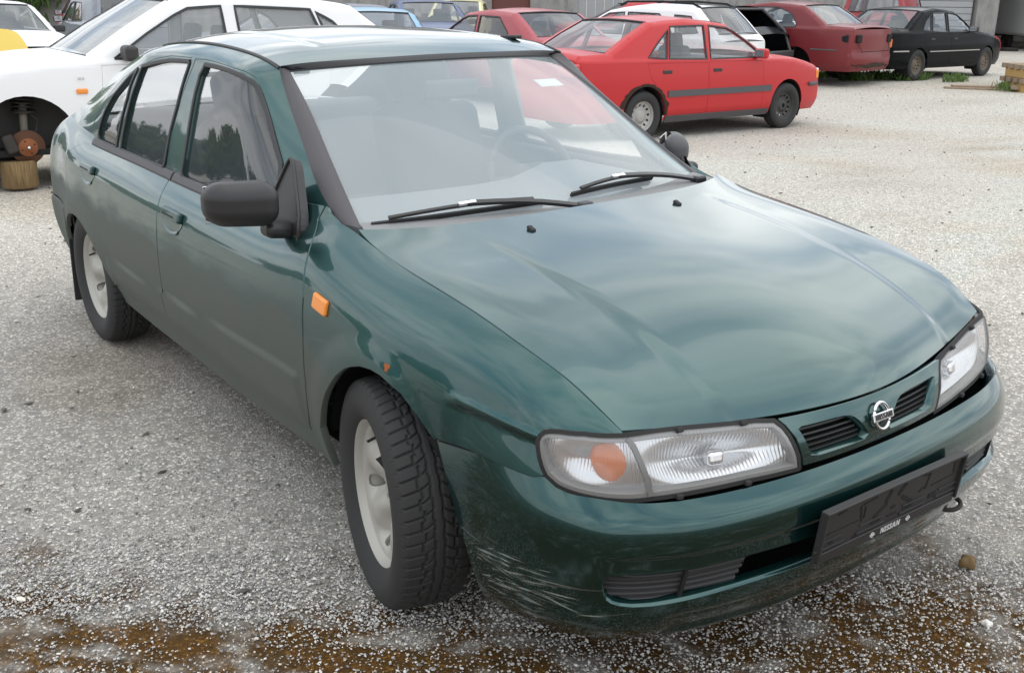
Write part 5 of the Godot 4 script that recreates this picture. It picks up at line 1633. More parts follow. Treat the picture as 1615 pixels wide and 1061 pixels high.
func build_car(called: String, label: String, cat: String, at: Vector3, yaw: float, s: Dictionary, group := "") -> Node3D:
	var car := thing(called, label, cat, at, yaw, group)
	var col: Material = s.paint
	var tl := top_line(s)
	var sil := PackedVector2Array()
	var tops := []
	for p in tl: sil.append(Vector2(p[0], p[1])); tops.append(Vector2(p[0], p[1]))
	var rd: float = s.round
	var surf := FuncSurf.new(func(z: float, y: float) -> Vector3:
		var d := seg_dist(Vector2(z, y), tops)
		if d < 0.012 and not Geometry2D.is_point_in_polygon(Vector2(z, y), sil): d = -d
		var q := clampf(1.0 - d / rd, 0.0, 0.985)
		return Vector3(-(half_width(s, z, y) - rd * (1.0 - sqrt(maxf(0.0, 1.0 - q * q)))), y, z), 1.0)
	# wheel arches cut from the silhouette
	var outer := sil
	for z in [0.0, -s.wb]:
		var c := PackedVector2Array()
		for i in 25:
			var a := lerpf(-0.6, PI + 0.6, i / 24.0)
			c.append(Vector2(z + cos(a) * s.arch, s.arch_y + sin(a) * s.arch))
		var got := Geometry2D.clip_polygons(outer, c)
		if got.size():
			outer = got[0]
			for g in got:
				if absf(area2(g)) > absf(area2(outer)): outer = g
	var windows := []
	for w in s.windows: windows.append(pts(w))
	# door outlines below the belt
	var doors := []
	var dz: Array = s.doors
	for k in range(dz.size() - 1):
		var z0: float = dz[k]
		var z1: float = dz[k + 1]
		var d := PackedVector2Array([Vector2(z0, 0.29), Vector2(z0 + 0.01, 0.6), Vector2(z0 - 0.02, s.belt - 0.005), Vector2(z1 - 0.0, s.belt + 0.01), Vector2(z1 + 0.02, 0.6), Vector2(z1 + 0.0, 0.29)])
		if k == dz.size() - 2: d = PackedVector2Array([Vector2(z0, 0.29), Vector2(z0 + 0.01, 0.6), Vector2(z0 - 0.02, s.belt - 0.005), Vector2(z1 - 0.16, s.belt + 0.01), Vector2(z1 - 0.10, 0.72), Vector2(z1 + 0.05, 0.60), Vector2(z1 + 0.14, 0.42), Vector2(z1 + 0.17, 0.29)])
		doors.append(d)
	var st: float = s.step
	for mir_ in [true, false]:
		obj("body_side", panel(surf, outer, windows + doors, st, st, 0.0, 0.03, mir_, null, false), col, car)
		for k in doors.size():
			var d := inset(doors[k], 1.0, 1.0, 0.005)
			var door := obj("front_door" if k == 0 else "rear_door", panel(surf, d, [], st, st, 0.0, 0.03, mir_), col, car)
			if s.step < 0.08:
				var hp := surf.at(dz[k + 1] + 0.16, s.belt - 0.10)
				obj("door_handle", rbox(Vector3(0.02, 0.04, 0.15), 0.008, 2), MT[s.get("handle", "plastic")], door, Transform3D(Basis(), Vector3(hp.x * (-1.0 if mir_ else 1.0), hp.y, hp.z)))
		for w in windows:
			obj("side_window", panel(surf, inset(w, 1, 1, -0.008), [], 0.12, 0.12, -0.012, 0.0, mir_), MT[s.get("glass", "car_glass")], car)
			var l := on(surf, closed(w), 0.002, 0.08)
			var sm := sweep(l[0], l[1], PackedVector2Array([Vector2(-0.010, -0.006), Vector2(0.010, -0.006), Vector2(0.010, 0.003), Vector2(-0.010, 0.003)]), false, false)
			if mir_: sm = flat_mirror(sm)
			obj("window_seal", sm, MT.seal, car)
		if s.get("moulding", false):
			var lm := PackedVector2Array()
			for i in 21: lm.append(Vector2(lerpf(-0.36, -s.wb + 0.36, i / 20.0), 0.545))
			var mm := on(surf, lm, 0.006)
			var bm := sweep(mm[0], mm[1], rect2(0.075, 0.014), false, false)
			obj("side_moulding", flat_mirror(bm) if mir_ else bm, MT.strip, car)
		if s.get("black_sill", false):
			var lm := PackedVector2Array()
			for i in 13: lm.append(Vector2(lerpf(-0.36, -s.wb + 0.36, i / 12.0), 0.245))
			var mm := on(surf, lm, 0.004)
			var bm := sweep(mm[0], mm[1], rect2(0.085, 0.014), false, false)
			obj("sill", flat_mirror(bm) if mir_ else bm, MT.strip, car)
	# the strips over the top
	var names := ["front", "hood", "windshield", "roof", "rear_window", "boot", "tail"]
	for nm in names:
		var sub := []
		for i in tl.size():
			if tl[i][2] == nm or (i > 0 and tl[i - 1][2] == nm): sub.append(Vector2(tl[i][0], tl[i][1]))
		# finer along the length
		var fine := []
		for i in sub.size() - 1:
			var m := maxi(1, int(sub[i].distance_to(sub[i + 1]) / 0.09))
			for k in m: fine.append(sub[i].lerp(sub[i + 1], k / float(m)))
		fine.append(sub[-1])
		var bow: float = s.front_bow if nm in ["front", "hood"] else (-s.rear_bow if nm in ["tail", "boot"] else (0.10 if nm == "windshield" else (-0.06 if nm == "rear_window" else 0.0)))
		if nm in ["windshield", "rear_window"]:
			for sd in [-1.0, 1.0]: obj("pillar", strip_mesh(s, fine, 1.0 - s.pillar * 1.3, 0.0, 0.0, 0.02, bow, sd), col, car)
			if s.open_boot and nm == "rear_window": continue
			obj(nm, strip_mesh(s, fine, 0.0, 0.05, -0.004, 0.02, bow), MT[s.get("glass", "car_glass")], car)
			for e in [0, fine.size() - 1]:
				var p: Vector2 = fine[e]
				var w: float = half_width(s, p.x, p.y) - s.round - 0.04
				var pa := []
				for j in 11:
					var g := j / 5.0 - 1.0
					pa.append(Vector3(g * w, p.y + 0.02 * (1 - g * g) + 0.003, p.x + bow * (1 - g * g)))
				obj("glass_seal", tube(pa, 0.011, 5), MT.seal, car)
		elif nm == "hood":
			obj("bonnet", strip_mesh(s, fine, 0.0, 0.0, 0.0, s.crown, 0.0), col, car)
		elif s.open_boot and nm == "tail":
			continue
		else:
			obj({"front": "front_end", "roof": "roof", "boot": "boot_lid", "tail": "tail_panel"}[nm], strip_mesh(s, fine, 0.0, 0.0, 0.0, s.crown if nm in ["roof", "boot"] else 0.0, bow if nm != "boot" else 0.0), col, car)
	# inside
	obj("cabin_floor", rbox(Vector3(s.width - 0.25, 0.05, -s.rear + 0.2), 0.01, 1), MT.black, car, Transform3D(Basis(), Vector3(0, 0.30, (s.rear + 0.3) * 0.5 + 0.1)))
	for x in [-0.36, 0.36]:
		var seat := Node3D.new()
		seat.name = "front_seat" if x < 0 else "front_seat_001"
		car.add_child(seat)
		obj("seat_backrest", rbox(Vector3(0.48, 0.62, 0.15), 0.06, 3), MT.seat, seat, Transform3D(Basis(Vector3.RIGHT, -0.3), Vector3(x, 0.78, -1.62)))
		obj("headrest", rbox(Vector3(0.28, 0.18, 0.10), 0.04, 3), MT.seat, seat, Transform3D(Basis(Vector3.RIGHT, -0.2), Vector3(x, 1.14, -1.72)))
	obj("rear_seat", rbox(Vector3(1.2, 0.55, 0.2), 0.06, 3), MT.seat, car, Transform3D(Basis(Vector3.RIGHT, -0.35), Vector3(0, 0.74, -2.5)))
	obj("dashboard", rbox(Vector3(1.25, 0.25, 0.45), 0.08, 3), MT.dark_grey, car, Transform3D(Basis(), Vector3(0, 0.80, s.cowl.x - 0.22)))
	for x in [-1.0, 1.0]:
		for z in [0.0, -s.wb]:
			var liner := Build.new()
			var c0 := Vector3(x * (s.width * 0.5 - 0.06), s.arch_y, z)
			var prev := []
			for i in 17:
				var a := lerpf(-0.5, PI + 0.5, i / 16.0)
				var q: Vector3 = c0 + Vector3(0, sin(a), cos(a)) * (s.arch + 0.01)
				var n := Vector3(0, -sin(a), -cos(a))
				var now := [liner.add(q, n), liner.add(q - Vector3(x * 0.26, 0, 0), n)]
				if prev.size(): liner.quad(prev[0], now[0], now[1], prev[1])
				prev = now
			var m := liner.add(c0 - Vector3(x * 0.26, 0, 0), Vector3(x, 0, 0))
			var last := -1
			for i in 17:
				var a := lerpf(-0.5, PI + 0.5, i / 16.0)
				var id := liner.add(c0 - Vector3(x * 0.26, 0, 0) + Vector3(0, sin(a), cos(a)) * (s.arch + 0.01), Vector3(x, 0, 0))
				if last >= 0: liner.tri(m, last, id)
				last = id
			obj("wheel_arch_liner", liner.mesh(), MT[s.get("inner", "black")], car)
	# wheels: front left, front right, rear left, rear right
	for k in 4:
		if s.wheels[k]:
			var x := (1.0 if k % 2 == 0 else -1.0)
			steel_wheel(car, Vector3(x * (s.width * 0.5 - 0.115), s.wheel_r - 0.004, 0.0 if k < 2 else -s.wb), 0.0 if x > 0 else PI, s.wheel_r, s.get("rim_look", "steel_rim") if k < 2 else s.get("rear_rim", s.get("rim_look", "steel_rim")))
	if s.get("mirrors", true):
		for x in [-1.0, 1.0]:
			var b: float = half_width(s, s.cowl.x - 0.25, s.belt + 0.06)
			var mm := obj("door_mirror", rbox(Vector3(0.19, 0.12, 0.10), 0.035, 3), s.get("mirror_paint", MT.plastic), car, Transform3D(Basis(), Vector3(x * (b + 0.105), s.belt + 0.085, s.cowl.x - 0.27)))
			obj("mirror_glass", rbox(Vector3(0.15, 0.09, 0.004), 0.001, 1), MT.chrome, mm, Transform3D(Basis(), Vector3(0, 0, -0.051)))
	return car

func flat_mirror(m: ArrayMesh) -> ArrayMesh:
	var a := m.surface_get_arrays(0)
	var v: PackedVector3Array = a[Mesh.ARRAY_VERTEX]
	var n: PackedVector3Array = a[Mesh.ARRAY_NORMAL]
	for i in v.size(): v[i].x = -v[i].x; n[i].x = -n[i].x
	var ix: PackedInt32Array = a[Mesh.ARRAY_INDEX]
	ix.reverse()
	a[Mesh.ARRAY_VERTEX] = v; a[Mesh.ARRAY_NORMAL] = n; a[Mesh.ARRAY_INDEX] = ix
	var o := ArrayMesh.new()
	o.add_surface_from_arrays(Mesh.PRIMITIVE_TRIANGLES, a)
	return o

func lamp_box(car: Node3D, called: String, size: Vector3, at: Vector3, m: Material, turn := 0.0):
	obj(called, rbox(size, 0.02, 3), m, car, Transform3D(Basis(Vector3.UP, turn), at))

func sedan_windows(belt: float, roof: float, zf: float, zb: float, zr: float, top_in := 0.0) -> Array:
	# front window, rear window; zf = foot of the front pillar, zb = middle post, zr = rear foot
	return [
		[zf, belt + 0.03, zf - 0.30, belt + 0.20, zf - 0.62, roof - 0.10, zf - 0.80, roof - 0.065, zb + 0.05, roof - 0.055, zb + 0.03, belt + 0.03],
		[zb - 0.04, belt + 0.035, zb - 0.02, roof - 0.055, zr + 0.52, roof - 0.065, zr + 0.34, roof - 0.11, zr + 0.06, belt + 0.13, zr, belt + 0.04]]
func drop(x: float, z: float) -> float:
	var d := Vector2(x + 1.0, z).length()
	return -0.17 * smoothstep(5.5, 12.0, d) + 0.11 * smoothstep(14.0, 21.0, d)

func gp(x: float, z: float) -> Vector3: return Vector3(x, drop(x, z), z)

func background():
	MT.car_glass = glass(lin(0.30, 0.34, 0.36), 0.18)
	MT.dark_glass = glass(lin(0.08, 0.09, 0.10), 0.45)
	MT.steel_rim = mat(lin(0.06, 0.058, 0.055), 0.6, 0.3)
	MT.pale_rim = mat(lin(0.38, 0.37, 0.35), 0.55, 0.3)
	MT.brown_rim = mat(lin(0.16, 0.13, 0.10), 0.7, 0.3)
	MT.tail_red = mat(lin(0.55, 0.02, 0.015), 0.25)
	MT.tail_red.clearcoat_enabled = true
	MT.dusty_dark = mat(lin(0.055, 0.052, 0.05), 0.95)
	MT.rust_hub = mat(lin(0.26, 0.09, 0.035), 0.85, 0.1)
	MT.dusty_metal = mat(lin(0.16, 0.145, 0.12), 0.8)
	MT.burnt_rust = mat(lin(0.035, 0.018, 0.011), 0.95)
	MT.tail_amber = mat(lin(0.75, 0.16, 0.02), 0.25)
	MT.white_paint = car_paint(Color(0.80, 0.80, 0.80), 0.4, 0.03)
	MT.red_paint = car_paint(Color(0.47, 0.014, 0.018), 0.38, 0.015)
	MT.wine_paint = car_paint(Color(0.17, 0.012, 0.016), 0.4, 0.03)
	MT.dull_red = car_paint(Color(0.36, 0.035, 0.05), 0.45, 0.10)
	MT.black_paint = car_paint(Color(0.005, 0.006, 0.007), 0.18, 0.0)
	MT.black_paint.clearcoat = 0.12
	MT.black_paint.clearcoat_roughness = 0.04
	MT.black_paint.metallic_specular = 0.13
	MT.blue_paint = car_paint(Color(0.22, 0.42, 0.62), 0.4, 0.12)
	MT.navy_paint = car_paint(Color(0.06, 0.09, 0.20), 0.4, 0.08)
	MT.grey_paint = car_paint(Color(0.20, 0.22, 0.26), 0.4, 0.1)
	MT.cream_paint = car_paint(Color(0.70, 0.66, 0.38), 0.4, 0.05)
	MT.yellow_paint = car_paint(Color(0.85, 0.62, 0.12), 0.45, 0.03)
	red_saloon()
	black_saloon()
	stripped_saloon()
	white_car()
	MT.wine_van = car_paint(Color(0.30, 0.02, 0.03), 0.4, 0.05)
	MT.log = mat(Color.WHITE, 0.95)
	var ln := noise(0.02, 4, FastNoiseLite.TYPE_SIMPLEX_SMOOTH, 61)
	MT.log.albedo_texture = tex_from(256, 256, func(x, y):
		var v := clampf(0.5 + 0.7 * ln.get_noise_2d(x * 5.0, y * 0.35), 0.0, 1.0)
		return lin(lerpf(0.10, 0.30, v), lerpf(0.065, 0.20, v), lerpf(0.03, 0.09, v)))
	MT.log.uv1_triplanar = true
	MT.log.uv1_world_triplanar = true
	MT.log.uv1_scale = Vector3(2.5, 2.5, 2.5)
	rest_of_yard()
	gravel()

func red_saloon():
	var belt := 0.90
	var s := car_spec({"paint": MT.red_paint, "front": 0.80, "rear": -3.58, "wb": 2.6, "width": 1.70, "hood": 0.80, "nose": 0.70, "hood_z": 0.66, "cowl": Vector2(-0.40, 0.955), "head": Vector2(-1.12, 1.34), "roof": Vector2(-1.85, 1.40), "roof2": Vector2(-2.42, 1.36), "glass2": Vector2(-3.10, 1.02), "deck": Vector2(-3.5, 1.0), "tail": 0.82, "belt": belt, "belt_rise": 0.03, "moulding": true, "black_sill": true, "step": 0.035, "mirror_paint": MT.red_paint, "rear_rim": "pale_rim", "handle": "plastic"})
	s.windows = [
		[-0.50, 0.935, -0.78, 1.12, -1.02, 1.255, -1.14, 1.295, -1.46, 1.325, -1.50, 0.935],
		[-1.57, 0.935, -1.55, 1.325, -2.13, 1.315, -2.21, 0.95],
		[-2.25, 0.95, -2.17, 1.28, -2.38, 1.12, -2.55, 0.97]]
	var at := gp(9.35, -7.84)
	at.y = -0.17
	var car := build_car("red_saloon", "bright red four-door saloon with torn rusty rear wheel arch and black side moulding", "car", at, deg_to_rad(90), s)
	for x in [-1.0, 1.0]:
		lamp_box(car, "headlight", Vector3(0.30, 0.15, 0.10), Vector3(x * 0.56, 0.68, 0.76), MT.chrome, x * 0.25)
		lamp_box(car, "turn_signal", Vector3(0.05, 0.12, 0.10), Vector3(x * 0.735, 0.68, 0.66), MT.amber, x * 0.5)
		lamp_box(car, "tail_light", Vector3(0.34, 0.15, 0.08), Vector3(x * 0.56, 0.84, -3.57), MT.tail_red, 0.0)
	# the rear arch on the near side has rusted and torn away
	var torn := PackedVector2Array()
	var rng := RandomNumberGenerator.new()
	rng.seed = 9
	for i in 26:
		var a := lerpf(-0.05, PI * 0.92, i / 25.0)
		torn.append(Vector2(-2.6 + cos(a) * (0.372 + 0.055 * rng.randf() * rng.randf() + 0.03 * maxf(0.0, -cos(a))), 0.31 + sin(a) * (0.355 + 0.06 * rng.randf() * rng.randf())))
	for i in 14:
		var a := lerpf(PI * 0.92, -0.05, i / 13.0)
		torn.append(Vector2(-2.6 + cos(a) * 0.336, 0.31 + sin(a) * 0.336))
	var flank := FuncSurf.new(func(z: float, y: float) -> Vector3: return Vector3(-half_width(s, z, y) - 0.004, y, z))
	obj("torn_rusty_edge", panel(flank, torn, [], 0.04, 0.04, 0.0, 0.012), MT.burnt_rust, car)
	obj("bumper_strip", tube([Vector3(-0.80, 0.56, 0.46), Vector3(-0.76, 0.56, 0.66), Vector3(-0.6, 0.56, 0.80), Vector3(0, 0.56, 0.90), Vector3(0.6, 0.56, 0.80), Vector3(0.76, 0.56, 0.66), Vector3(0.8, 0.56, 0.46)], 0.03, 6), MT.strip, car)

func black_saloon():
	var s := car_spec({"paint": MT.black_paint, "front": 0.78, "rear": -3.66, "wb": 2.70, "width": 1.70, "hood": 0.76, "nose": 0.68, "cowl": Vector2(-0.55, 0.95), "head": Vector2(-1.28, 1.33), "roof": Vector2(-1.95, 1.39), "roof2": Vector2(-2.5, 1.34), "glass2": Vector2(-3.05, 1.0), "deck": Vector2(-3.6, 0.97), "tail": 0.80, "belt": 0.90, "rim_look": "brown_rim", "wheel_r": 0.31, "step": 0.045, "glass": "car_glass"})
	s.windows = [
		[-0.66, 0.935, -0.98, 1.15, -1.24, 1.27, -1.40, 1.305, -1.60, 1.315, -1.63, 0.935],
		[-1.70, 0.935, -1.68, 1.315, -2.16, 1.305, -2.26, 0.95],
		[-2.30, 0.955, -2.22, 1.28, -2.46, 1.14, -2.60, 0.98]]
	var at := gp(20.0, -11.15)
	at.y = -0.06
	var car := build_car("black_saloon", "black four-door saloon with one orange and red tail light, parked by the garage", "car", at, deg_to_rad(92), s)
	for x in [-1.0, 1.0]:
		lamp_box(car, "tail_light", Vector3(0.40, 0.16, 0.09), Vector3(x * 0.58, 0.74, -3.66), MT.tail_amber, 0.0)
	obj("side_trim", tube([Vector3(-0.852, 0.56, -0.38), Vector3(-0.862, 0.56, -1.3), Vector3(-0.852, 0.56, -2.34)], 0.012, 5), MT.pale_rim, car)
	obj("bumper_strip", tube([Vector3(-0.84, 0.58, -3.1), Vector3(-0.77, 0.58, -3.5), Vector3(-0.5, 0.58, -3.71), Vector3(0.5, 0.58, -3.71), Vector3(0.77, 0.58, -3.5)], 0.016, 5), MT.pale_rim, car)

func stripped_saloon():
	var s := car_spec({"paint": MT.wine_paint, "front": 0.95, "rear": -3.85, "wb": 2.73, "width": 1.78, "hood": 0.78, "cowl": Vector2(-0.5, 1.0), "head": Vector2(-1.3, 1.38), "roof": Vector2(-2.0, 1.45), "roof2": Vector2(-2.7, 1.40), "glass2": Vector2(-3.25, 1.06), "deck": Vector2(-3.78, 1.03), "tail": 0.92, "belt": 0.96, "wheels": [1, 1, 0, 1], "step": 0.045, "arch": 0.35, "mirrors": false})
	s.windows = [
		[-0.62, 1.0, -1.05, 1.27, -1.3, 1.34, -1.62, 1.365, -1.66, 1.0],
		[-1.74, 1.0, -1.70, 1.365, -2.2, 1.36, -2.52, 1.25, -2.66, 1.08, -2.66, 1.01]]
	var at := gp(15.12, -13.91)
	at.y = -0.04
	var car := build_car("stripped_saloon", "dark red saloon with empty tail light holes and its near rear wheel missing", "car", at, 3.256, s)
	for x in [-1.0, 1.0]:
		obj("tail_light_hole", rbox(Vector3(0.17, 0.15, 0.05), 0.03, 3), MT.black, car, Transform3D(Basis(Vector3.UP, 0.0), Vector3(x * 0.56, 0.83, -3.862)))
		obj("tail_light_hole", rbox(Vector3(0.04, 0.15, 0.24), 0.018, 3, func(p: Vector3) -> Vector3: return Vector3(p.x, p.y * (0.62 - 2.6 * p.z) - 0.05 * p.z, p.z)), MT.black, car, Transform3D(Basis(Vector3.UP, -x * 0.25), Vector3(x * 0.785, 0.83, -3.66)))
	obj("boot_gap", tube([Vector3(-0.66, 0.985, -3.80), Vector3(-0.5, 0.60, -3.905), Vector3(0.5, 0.60, -3.905), Vector3(0.66, 0.985, -3.80)], 0.006, 4), MT.black, car)
	obj("bumper_scar", rbox(Vector3(1.3, 0.09, 0.03), 0.012, 2, func(p: Vector3) -> Vector3: return Vector3(p.x, p.y * (0.6 + 0.4 * sin(p.x * 5.0 + 1.0)) + 0.008 * sin(p.x * 47.0) + 0.012 * sin(p.x * 17.0), p.z - 0.06 * p.x * p.x * 1.2)), MT.burnt_rust, car, Transform3D(Basis(Vector3.UP, PI), Vector3(0.1, 0.345, -3.912)))
	obj("side_trim", tube([Vector3(0.86, 0.62, -3.05), Vector3(0.82, 0.62, -3.5), Vector3(0.74, 0.62, -3.78)], 0.028, 5), MT.strip, car)

func white_car():
	MT.milky_glass = glass(lin(0.45, 0.48, 0.49), 0.38)
	var s := car_spec({"paint": MT.white_paint, "front": 0.80, "rear": -3.5, "wb": 2.55, "width": 1.68, "hood": 0.86, "hood_z": 0.58, "nose": 0.74, "cowl": Vector2(-0.52, 1.01), "head": Vector2(-1.22, 1.43), "roof": Vector2(-1.95, 1.48), "roof2": Vector2(-2.85, 1.40), "glass2": Vector2(-3.35, 1.03), "deck": Vector2(-3.45, 1.0), "tail": 0.88, "belt": 0.955, "wheels": [0, 1, 1, 1], "step": 0.03, "arch": 0.36, "arch_y": 0.38, "black_sill": true, "tumble": 0.24, "doors": [-0.57, -1.62, -2.42], "glass": "milky_glass", "inner": "dusty_dark"})
	s.windows = [
		[-0.70, 0.995, -0.98, 1.18, -1.22, 1.32, -1.34, 1.375, -1.62, 1.395, -1.64, 0.995],
		[-1.76, 0.995, -1.74, 1.395, -2.42, 1.37, -2.56, 1.01],
		[-2.60, 1.015, -2.47, 1.35, -2.62, 1.27, -2.86, 1.04]]
	var car := build_car("white_hatchback", "white five-door car with front wheel missing, brake disc bare on a log", "car", Vector3(-0.15, -0.03, -7.35), deg_to_rad(268.5), s)
	obj("side_marker", rbox(Vector3(0.02, 0.04, 0.085), 0.012, 3), MT.amber, car, Transform3D(Basis(), Vector3(0.838, 0.76, -0.42)))
	for x in [-1.0, 1.0]: obj("bonnet_gap", tube([Vector3(x * 0.70, 0.835, 0.52), Vector3(x * 0.715, 0.895, 0.2), Vector3(x * 0.725, 0.955, -0.15), Vector3(x * 0.73, 1.0, -0.48)], 0.005, 5), MT.black, car)
	for x in [-1.0, 1.0]: lamp_box(car, "headlight", Vector3(0.34, 0.15, 0.10), Vector3(x * 0.52, 0.72, 0.745), MT.chrome, x * 0.2)
	obj("grille", rbox(Vector3(0.62, 0.13, 0.06), 0.02, 2), MT.plastic, car, Transform3D(Basis(), Vector3(0, 0.72, 0.80)))
	# the bare front axle end: disc, hub, caliper, strut
	var ax := Node3D.new()
	ax.name = "front_axle_end"
	car.add_child(ax)
	ax.position = Vector3(0.70, 0.345, 0.0)
	obj("brake_disc", lathe([Vector2(0.0, 0.0), Vector2(0.012, 0.02), Vector2(0.012, 0.03), Vector2(0.035, 0.035), Vector2(0.035, 0.072), Vector2(0.012, 0.078), Vector2(0.012, 0.128), Vector2(-0.010, 0.128), Vector2(-0.010, 0.03)], 48), MT.rust_iron, ax)
	obj("hub", lathe([Vector2(0.055, 0.0), Vector2(0.052, 0.018), Vector2(0.036, 0.024), Vector2(0.036, 0.068), Vector2(0.030, 0.070)], 32), MT.rust_hub, ax)
	for k in 4: obj("wheel_stud_hole", lathe([Vector2(0.0375, 0.0), Vector2(0.037, 0.006)], 10), MT.black, ax, Transform3D(Basis(Vector3.RIGHT, TAU * k / 4 + 0.4), Vector3.ZERO) * Transform3D(Basis(), Vector3(0, 0.05, 0)))
	obj("hub_nut", lathe([Vector2(0.075, 0.0), Vector2(0.072, 0.012), Vector2(0.05, 0.014)], 8), MT.chrome, ax)
	obj("brake_caliper", rbox(Vector3(0.10, 0.15, 0.09), 0.025, 3), MT.iron, ax, Transform3D(Basis(Vector3.RIGHT, 0.3), Vector3(0.0, 0.03, 0.125)))
	obj("strut", tube([Vector3(-0.06, 0.08, 0.0), Vector3(-0.10, 0.32, -0.02)], 0.030, 12), MT.dusty_metal, ax)
	var coil := []
	for i in 49: coil.append(Vector3(-0.11 + cos(i * 0.65) * 0.075, 0.27 + i * 0.0030, -0.02 + sin(i * 0.65) * 0.075))
	obj("coil_spring", tube(coil, 0.008, 6), MT.iron, ax)
	obj("spring_seat", lathe([Vector2(0.0, 0.0), Vector2(0.0, 0.085), Vector2(0.012, 0.095), Vector2(0.02, 0.08)], 24), MT.iron, ax, Transform3D(Basis(Vector3.BACK, PI * 0.5), Vector3(-0.105, 0.25, -0.02)))
	obj("brake_hose", tube([Vector3(-0.04, 0.10, 0.03), Vector3(0.0, 0.12, -0.08), Vector3(-0.02, 0.20, -0.10), Vector3(-0.08, 0.26, -0.04)], 0.008, 6), MT.rubber, ax)
	obj("badge", text_mesh("GLX", 0.020, 0.003), MT.pale_rim, car, Transform3D(Basis(Vector3.UP, PI * 0.5), Vector3(0.845, 0.855, -0.42)))
func gravel():
	# loose white limestone chippings over the moss
	var b := Build.new()
	var rng := RandomNumberGenerator.new()
	rng.seed = 77
	var kinds := []
	for k in 3:
		b = Build.new()
		var t := []
		for i in 6: t.append(Vector3([1, -1, 0, 0, 0, 0][i], [0, 0, 1, -1, 0, 0][i] * 0.62, [0, 0, 0, 0, 1, -1][i] * 0.8) * rng.randf_range(0.75, 1.15) + Vector3(rng.randf_range(-0.2, 0.2), rng.randf_range(-0.12, 0.12), rng.randf_range(-0.2, 0.2)))
		var e := [[0, 2, 4], [4, 2, 1], [1, 2, 5], [5, 2, 0], [4, 3, 0], [1, 3, 4], [5, 3, 1], [0, 3, 5]]
		for f in e:
			# split each face once so that chips look broken, not like crystals
			var m: Vector3 = (t[f[0]] + t[f[1]] + t[f[2]]) / 3.0 * rng.randf_range(1.15, 1.45)
			for q in 3:
				var i0 := b.v.size()
				var p0: Vector3 = t[f[q]]
				var p1: Vector3 = t[f[(q + 1) % 3]]
				var n := (p1 - p0).cross(m - p0).normalized()
				if n.dot(p0 + p1 + m) < 0: n = -n
				b.add(p0, n); b.add(p1, n); b.add(m, n)
				b.tri(i0, i0 + 1, i0 + 2)
		kinds.append(b.mesh())
	var m := mat(Color.WHITE, 0.9)
	m.vertex_color_use_as_albedo = true
	var nz := noise(1.1, 4, FastNoiseLite.TYPE_SIMPLEX_SMOOTH, 71)
	for k in 3:
		var where: Array[Transform3D] = []
		var tint := PackedColorArray()
		var tries := 0
		while where.size() < 19000 and tries < 260000:
			tries += 1
			var x := rng.randf_range(-2.3, 2.2)
			var z := rng.randf_range(-1.4, 1.7)
			var s := moss_line(x, z)
			if s > 0.62 or s < -1.25: continue
			var want := 0.10 + 0.75 * smoothstep(-0.45, -0.08, s) - (0.36 + 0.22 * smoothstep(-0.6, -1.4, x)) * smoothstep(-0.02, 0.10, s + 0.2 * smoothstep(-0.5, 0.3, x)) + 0.42 * nz.get_noise_2d(x * 2, z * 2) * smoothstep(-0.5, 0.0, s)
			want *= smoothstep(-1.25, -0.6, s) 
			if rng.randf() > want: continue
			var r := 0.0026 + 0.0042 * pow(rng.randf(), 2.2) + (0.004 * rng.randf() if rng.randf() < 0.03 else 0.0)
			if s > 0.03: r *= 0.9
			var bs := Basis.from_euler(Vector3(rng.randf_range(-0.4, 0.4), rng.randf() * TAU, rng.randf_range(-0.4, 0.4))).scaled(Vector3(r, r * 0.8, r))
			where.append(Transform3D(bs, Vector3(x, r * 0.35 + 0.001, z)))
			var l := rng.randf_range(0.36, 0.70) if rng.randf() < 0.62 else rng.randf_range(0.13, 0.36)
			tint.append(Color(l, l * rng.randf_range(0.94, 0.99), l * rng.randf_range(0.86, 0.96)))
		var mm := MultiMesh.new()
		mm.transform_format = MultiMesh.TRANSFORM_3D
		mm.use_colors = true
		mm.mesh = kinds[k]
		mm.instance_count = where.size()
		for i in where.size():
			mm.set_instance_transform(i, where[i]); mm.set_instance_color(i, tint[i])
		var o := MultiMeshInstance3D.new()
		o.name = numbered("gravel")
		o.multimesh = mm
		o.material_override = m
		add_child(o)
		tag(o, "loose pale limestone chippings over brown moss in front of the green car", "gravel")
		o.set_meta("kind", "stuff")
	# small litter and stones over the open yard
	var far := MultiMesh.new()
	far.transform_format = MultiMesh.TRANSFORM_3D
	far.use_colors = true
	far.mesh = kinds[1]
	far.instance_count = 5200
	for i in 5200:
		var q := Vector2(rng.randf_range(-3.5, 17.0), rng.randf_range(-12.0, 1.5))
		var r := 0.004 + 0.012 * pow(rng.randf(), 4.0)
		far.set_instance_transform(i, Transform3D(Basis.from_euler(Vector3(0, rng.randf() * TAU, 0)).scaled(Vector3(r * rng.randf_range(0.8, 2.0), r * 0.7, r)), Vector3(q.x, drop(q.x, q.y) + r * 0.3, q.y)))
		var l := rng.randf_range(0.07, 0.16) if rng.randf() < 0.5 else rng.randf_range(0.45, 0.75)
		far.set_instance_color(i, Color(l, l * 0.93, l * 0.82))
	var fo := MultiMeshInstance3D.new()
	fo.name = numbered("yard_litter")
	fo.multimesh = far
	fo.material_override = m
	add_child(fo)
	tag(fo, "small dark and pale stones and litter scattered over the open gravel yard", "stones")
	fo.set_meta("kind", "stuff")
	# single stones that stand out
	var stone := rbox(Vector3(0.05, 0.032, 0.04), 0.014, 3, func(p: Vector3) -> Vector3: return p * (1.0 + 0.16 * sin(p.x * 160.0 + 1.0) * cos(p.z * 130.0)))
	var o1 := obj("stone", stone, mat(lin(0.16, 0.10, 0.045), 0.95), self, Transform3D(Basis(Vector3.UP, 0.4), Vector3(0.56, 0.014, 0.80)))
	tag(o1, "brown mossy stone on the gravel right of the number plate holder", "stone")
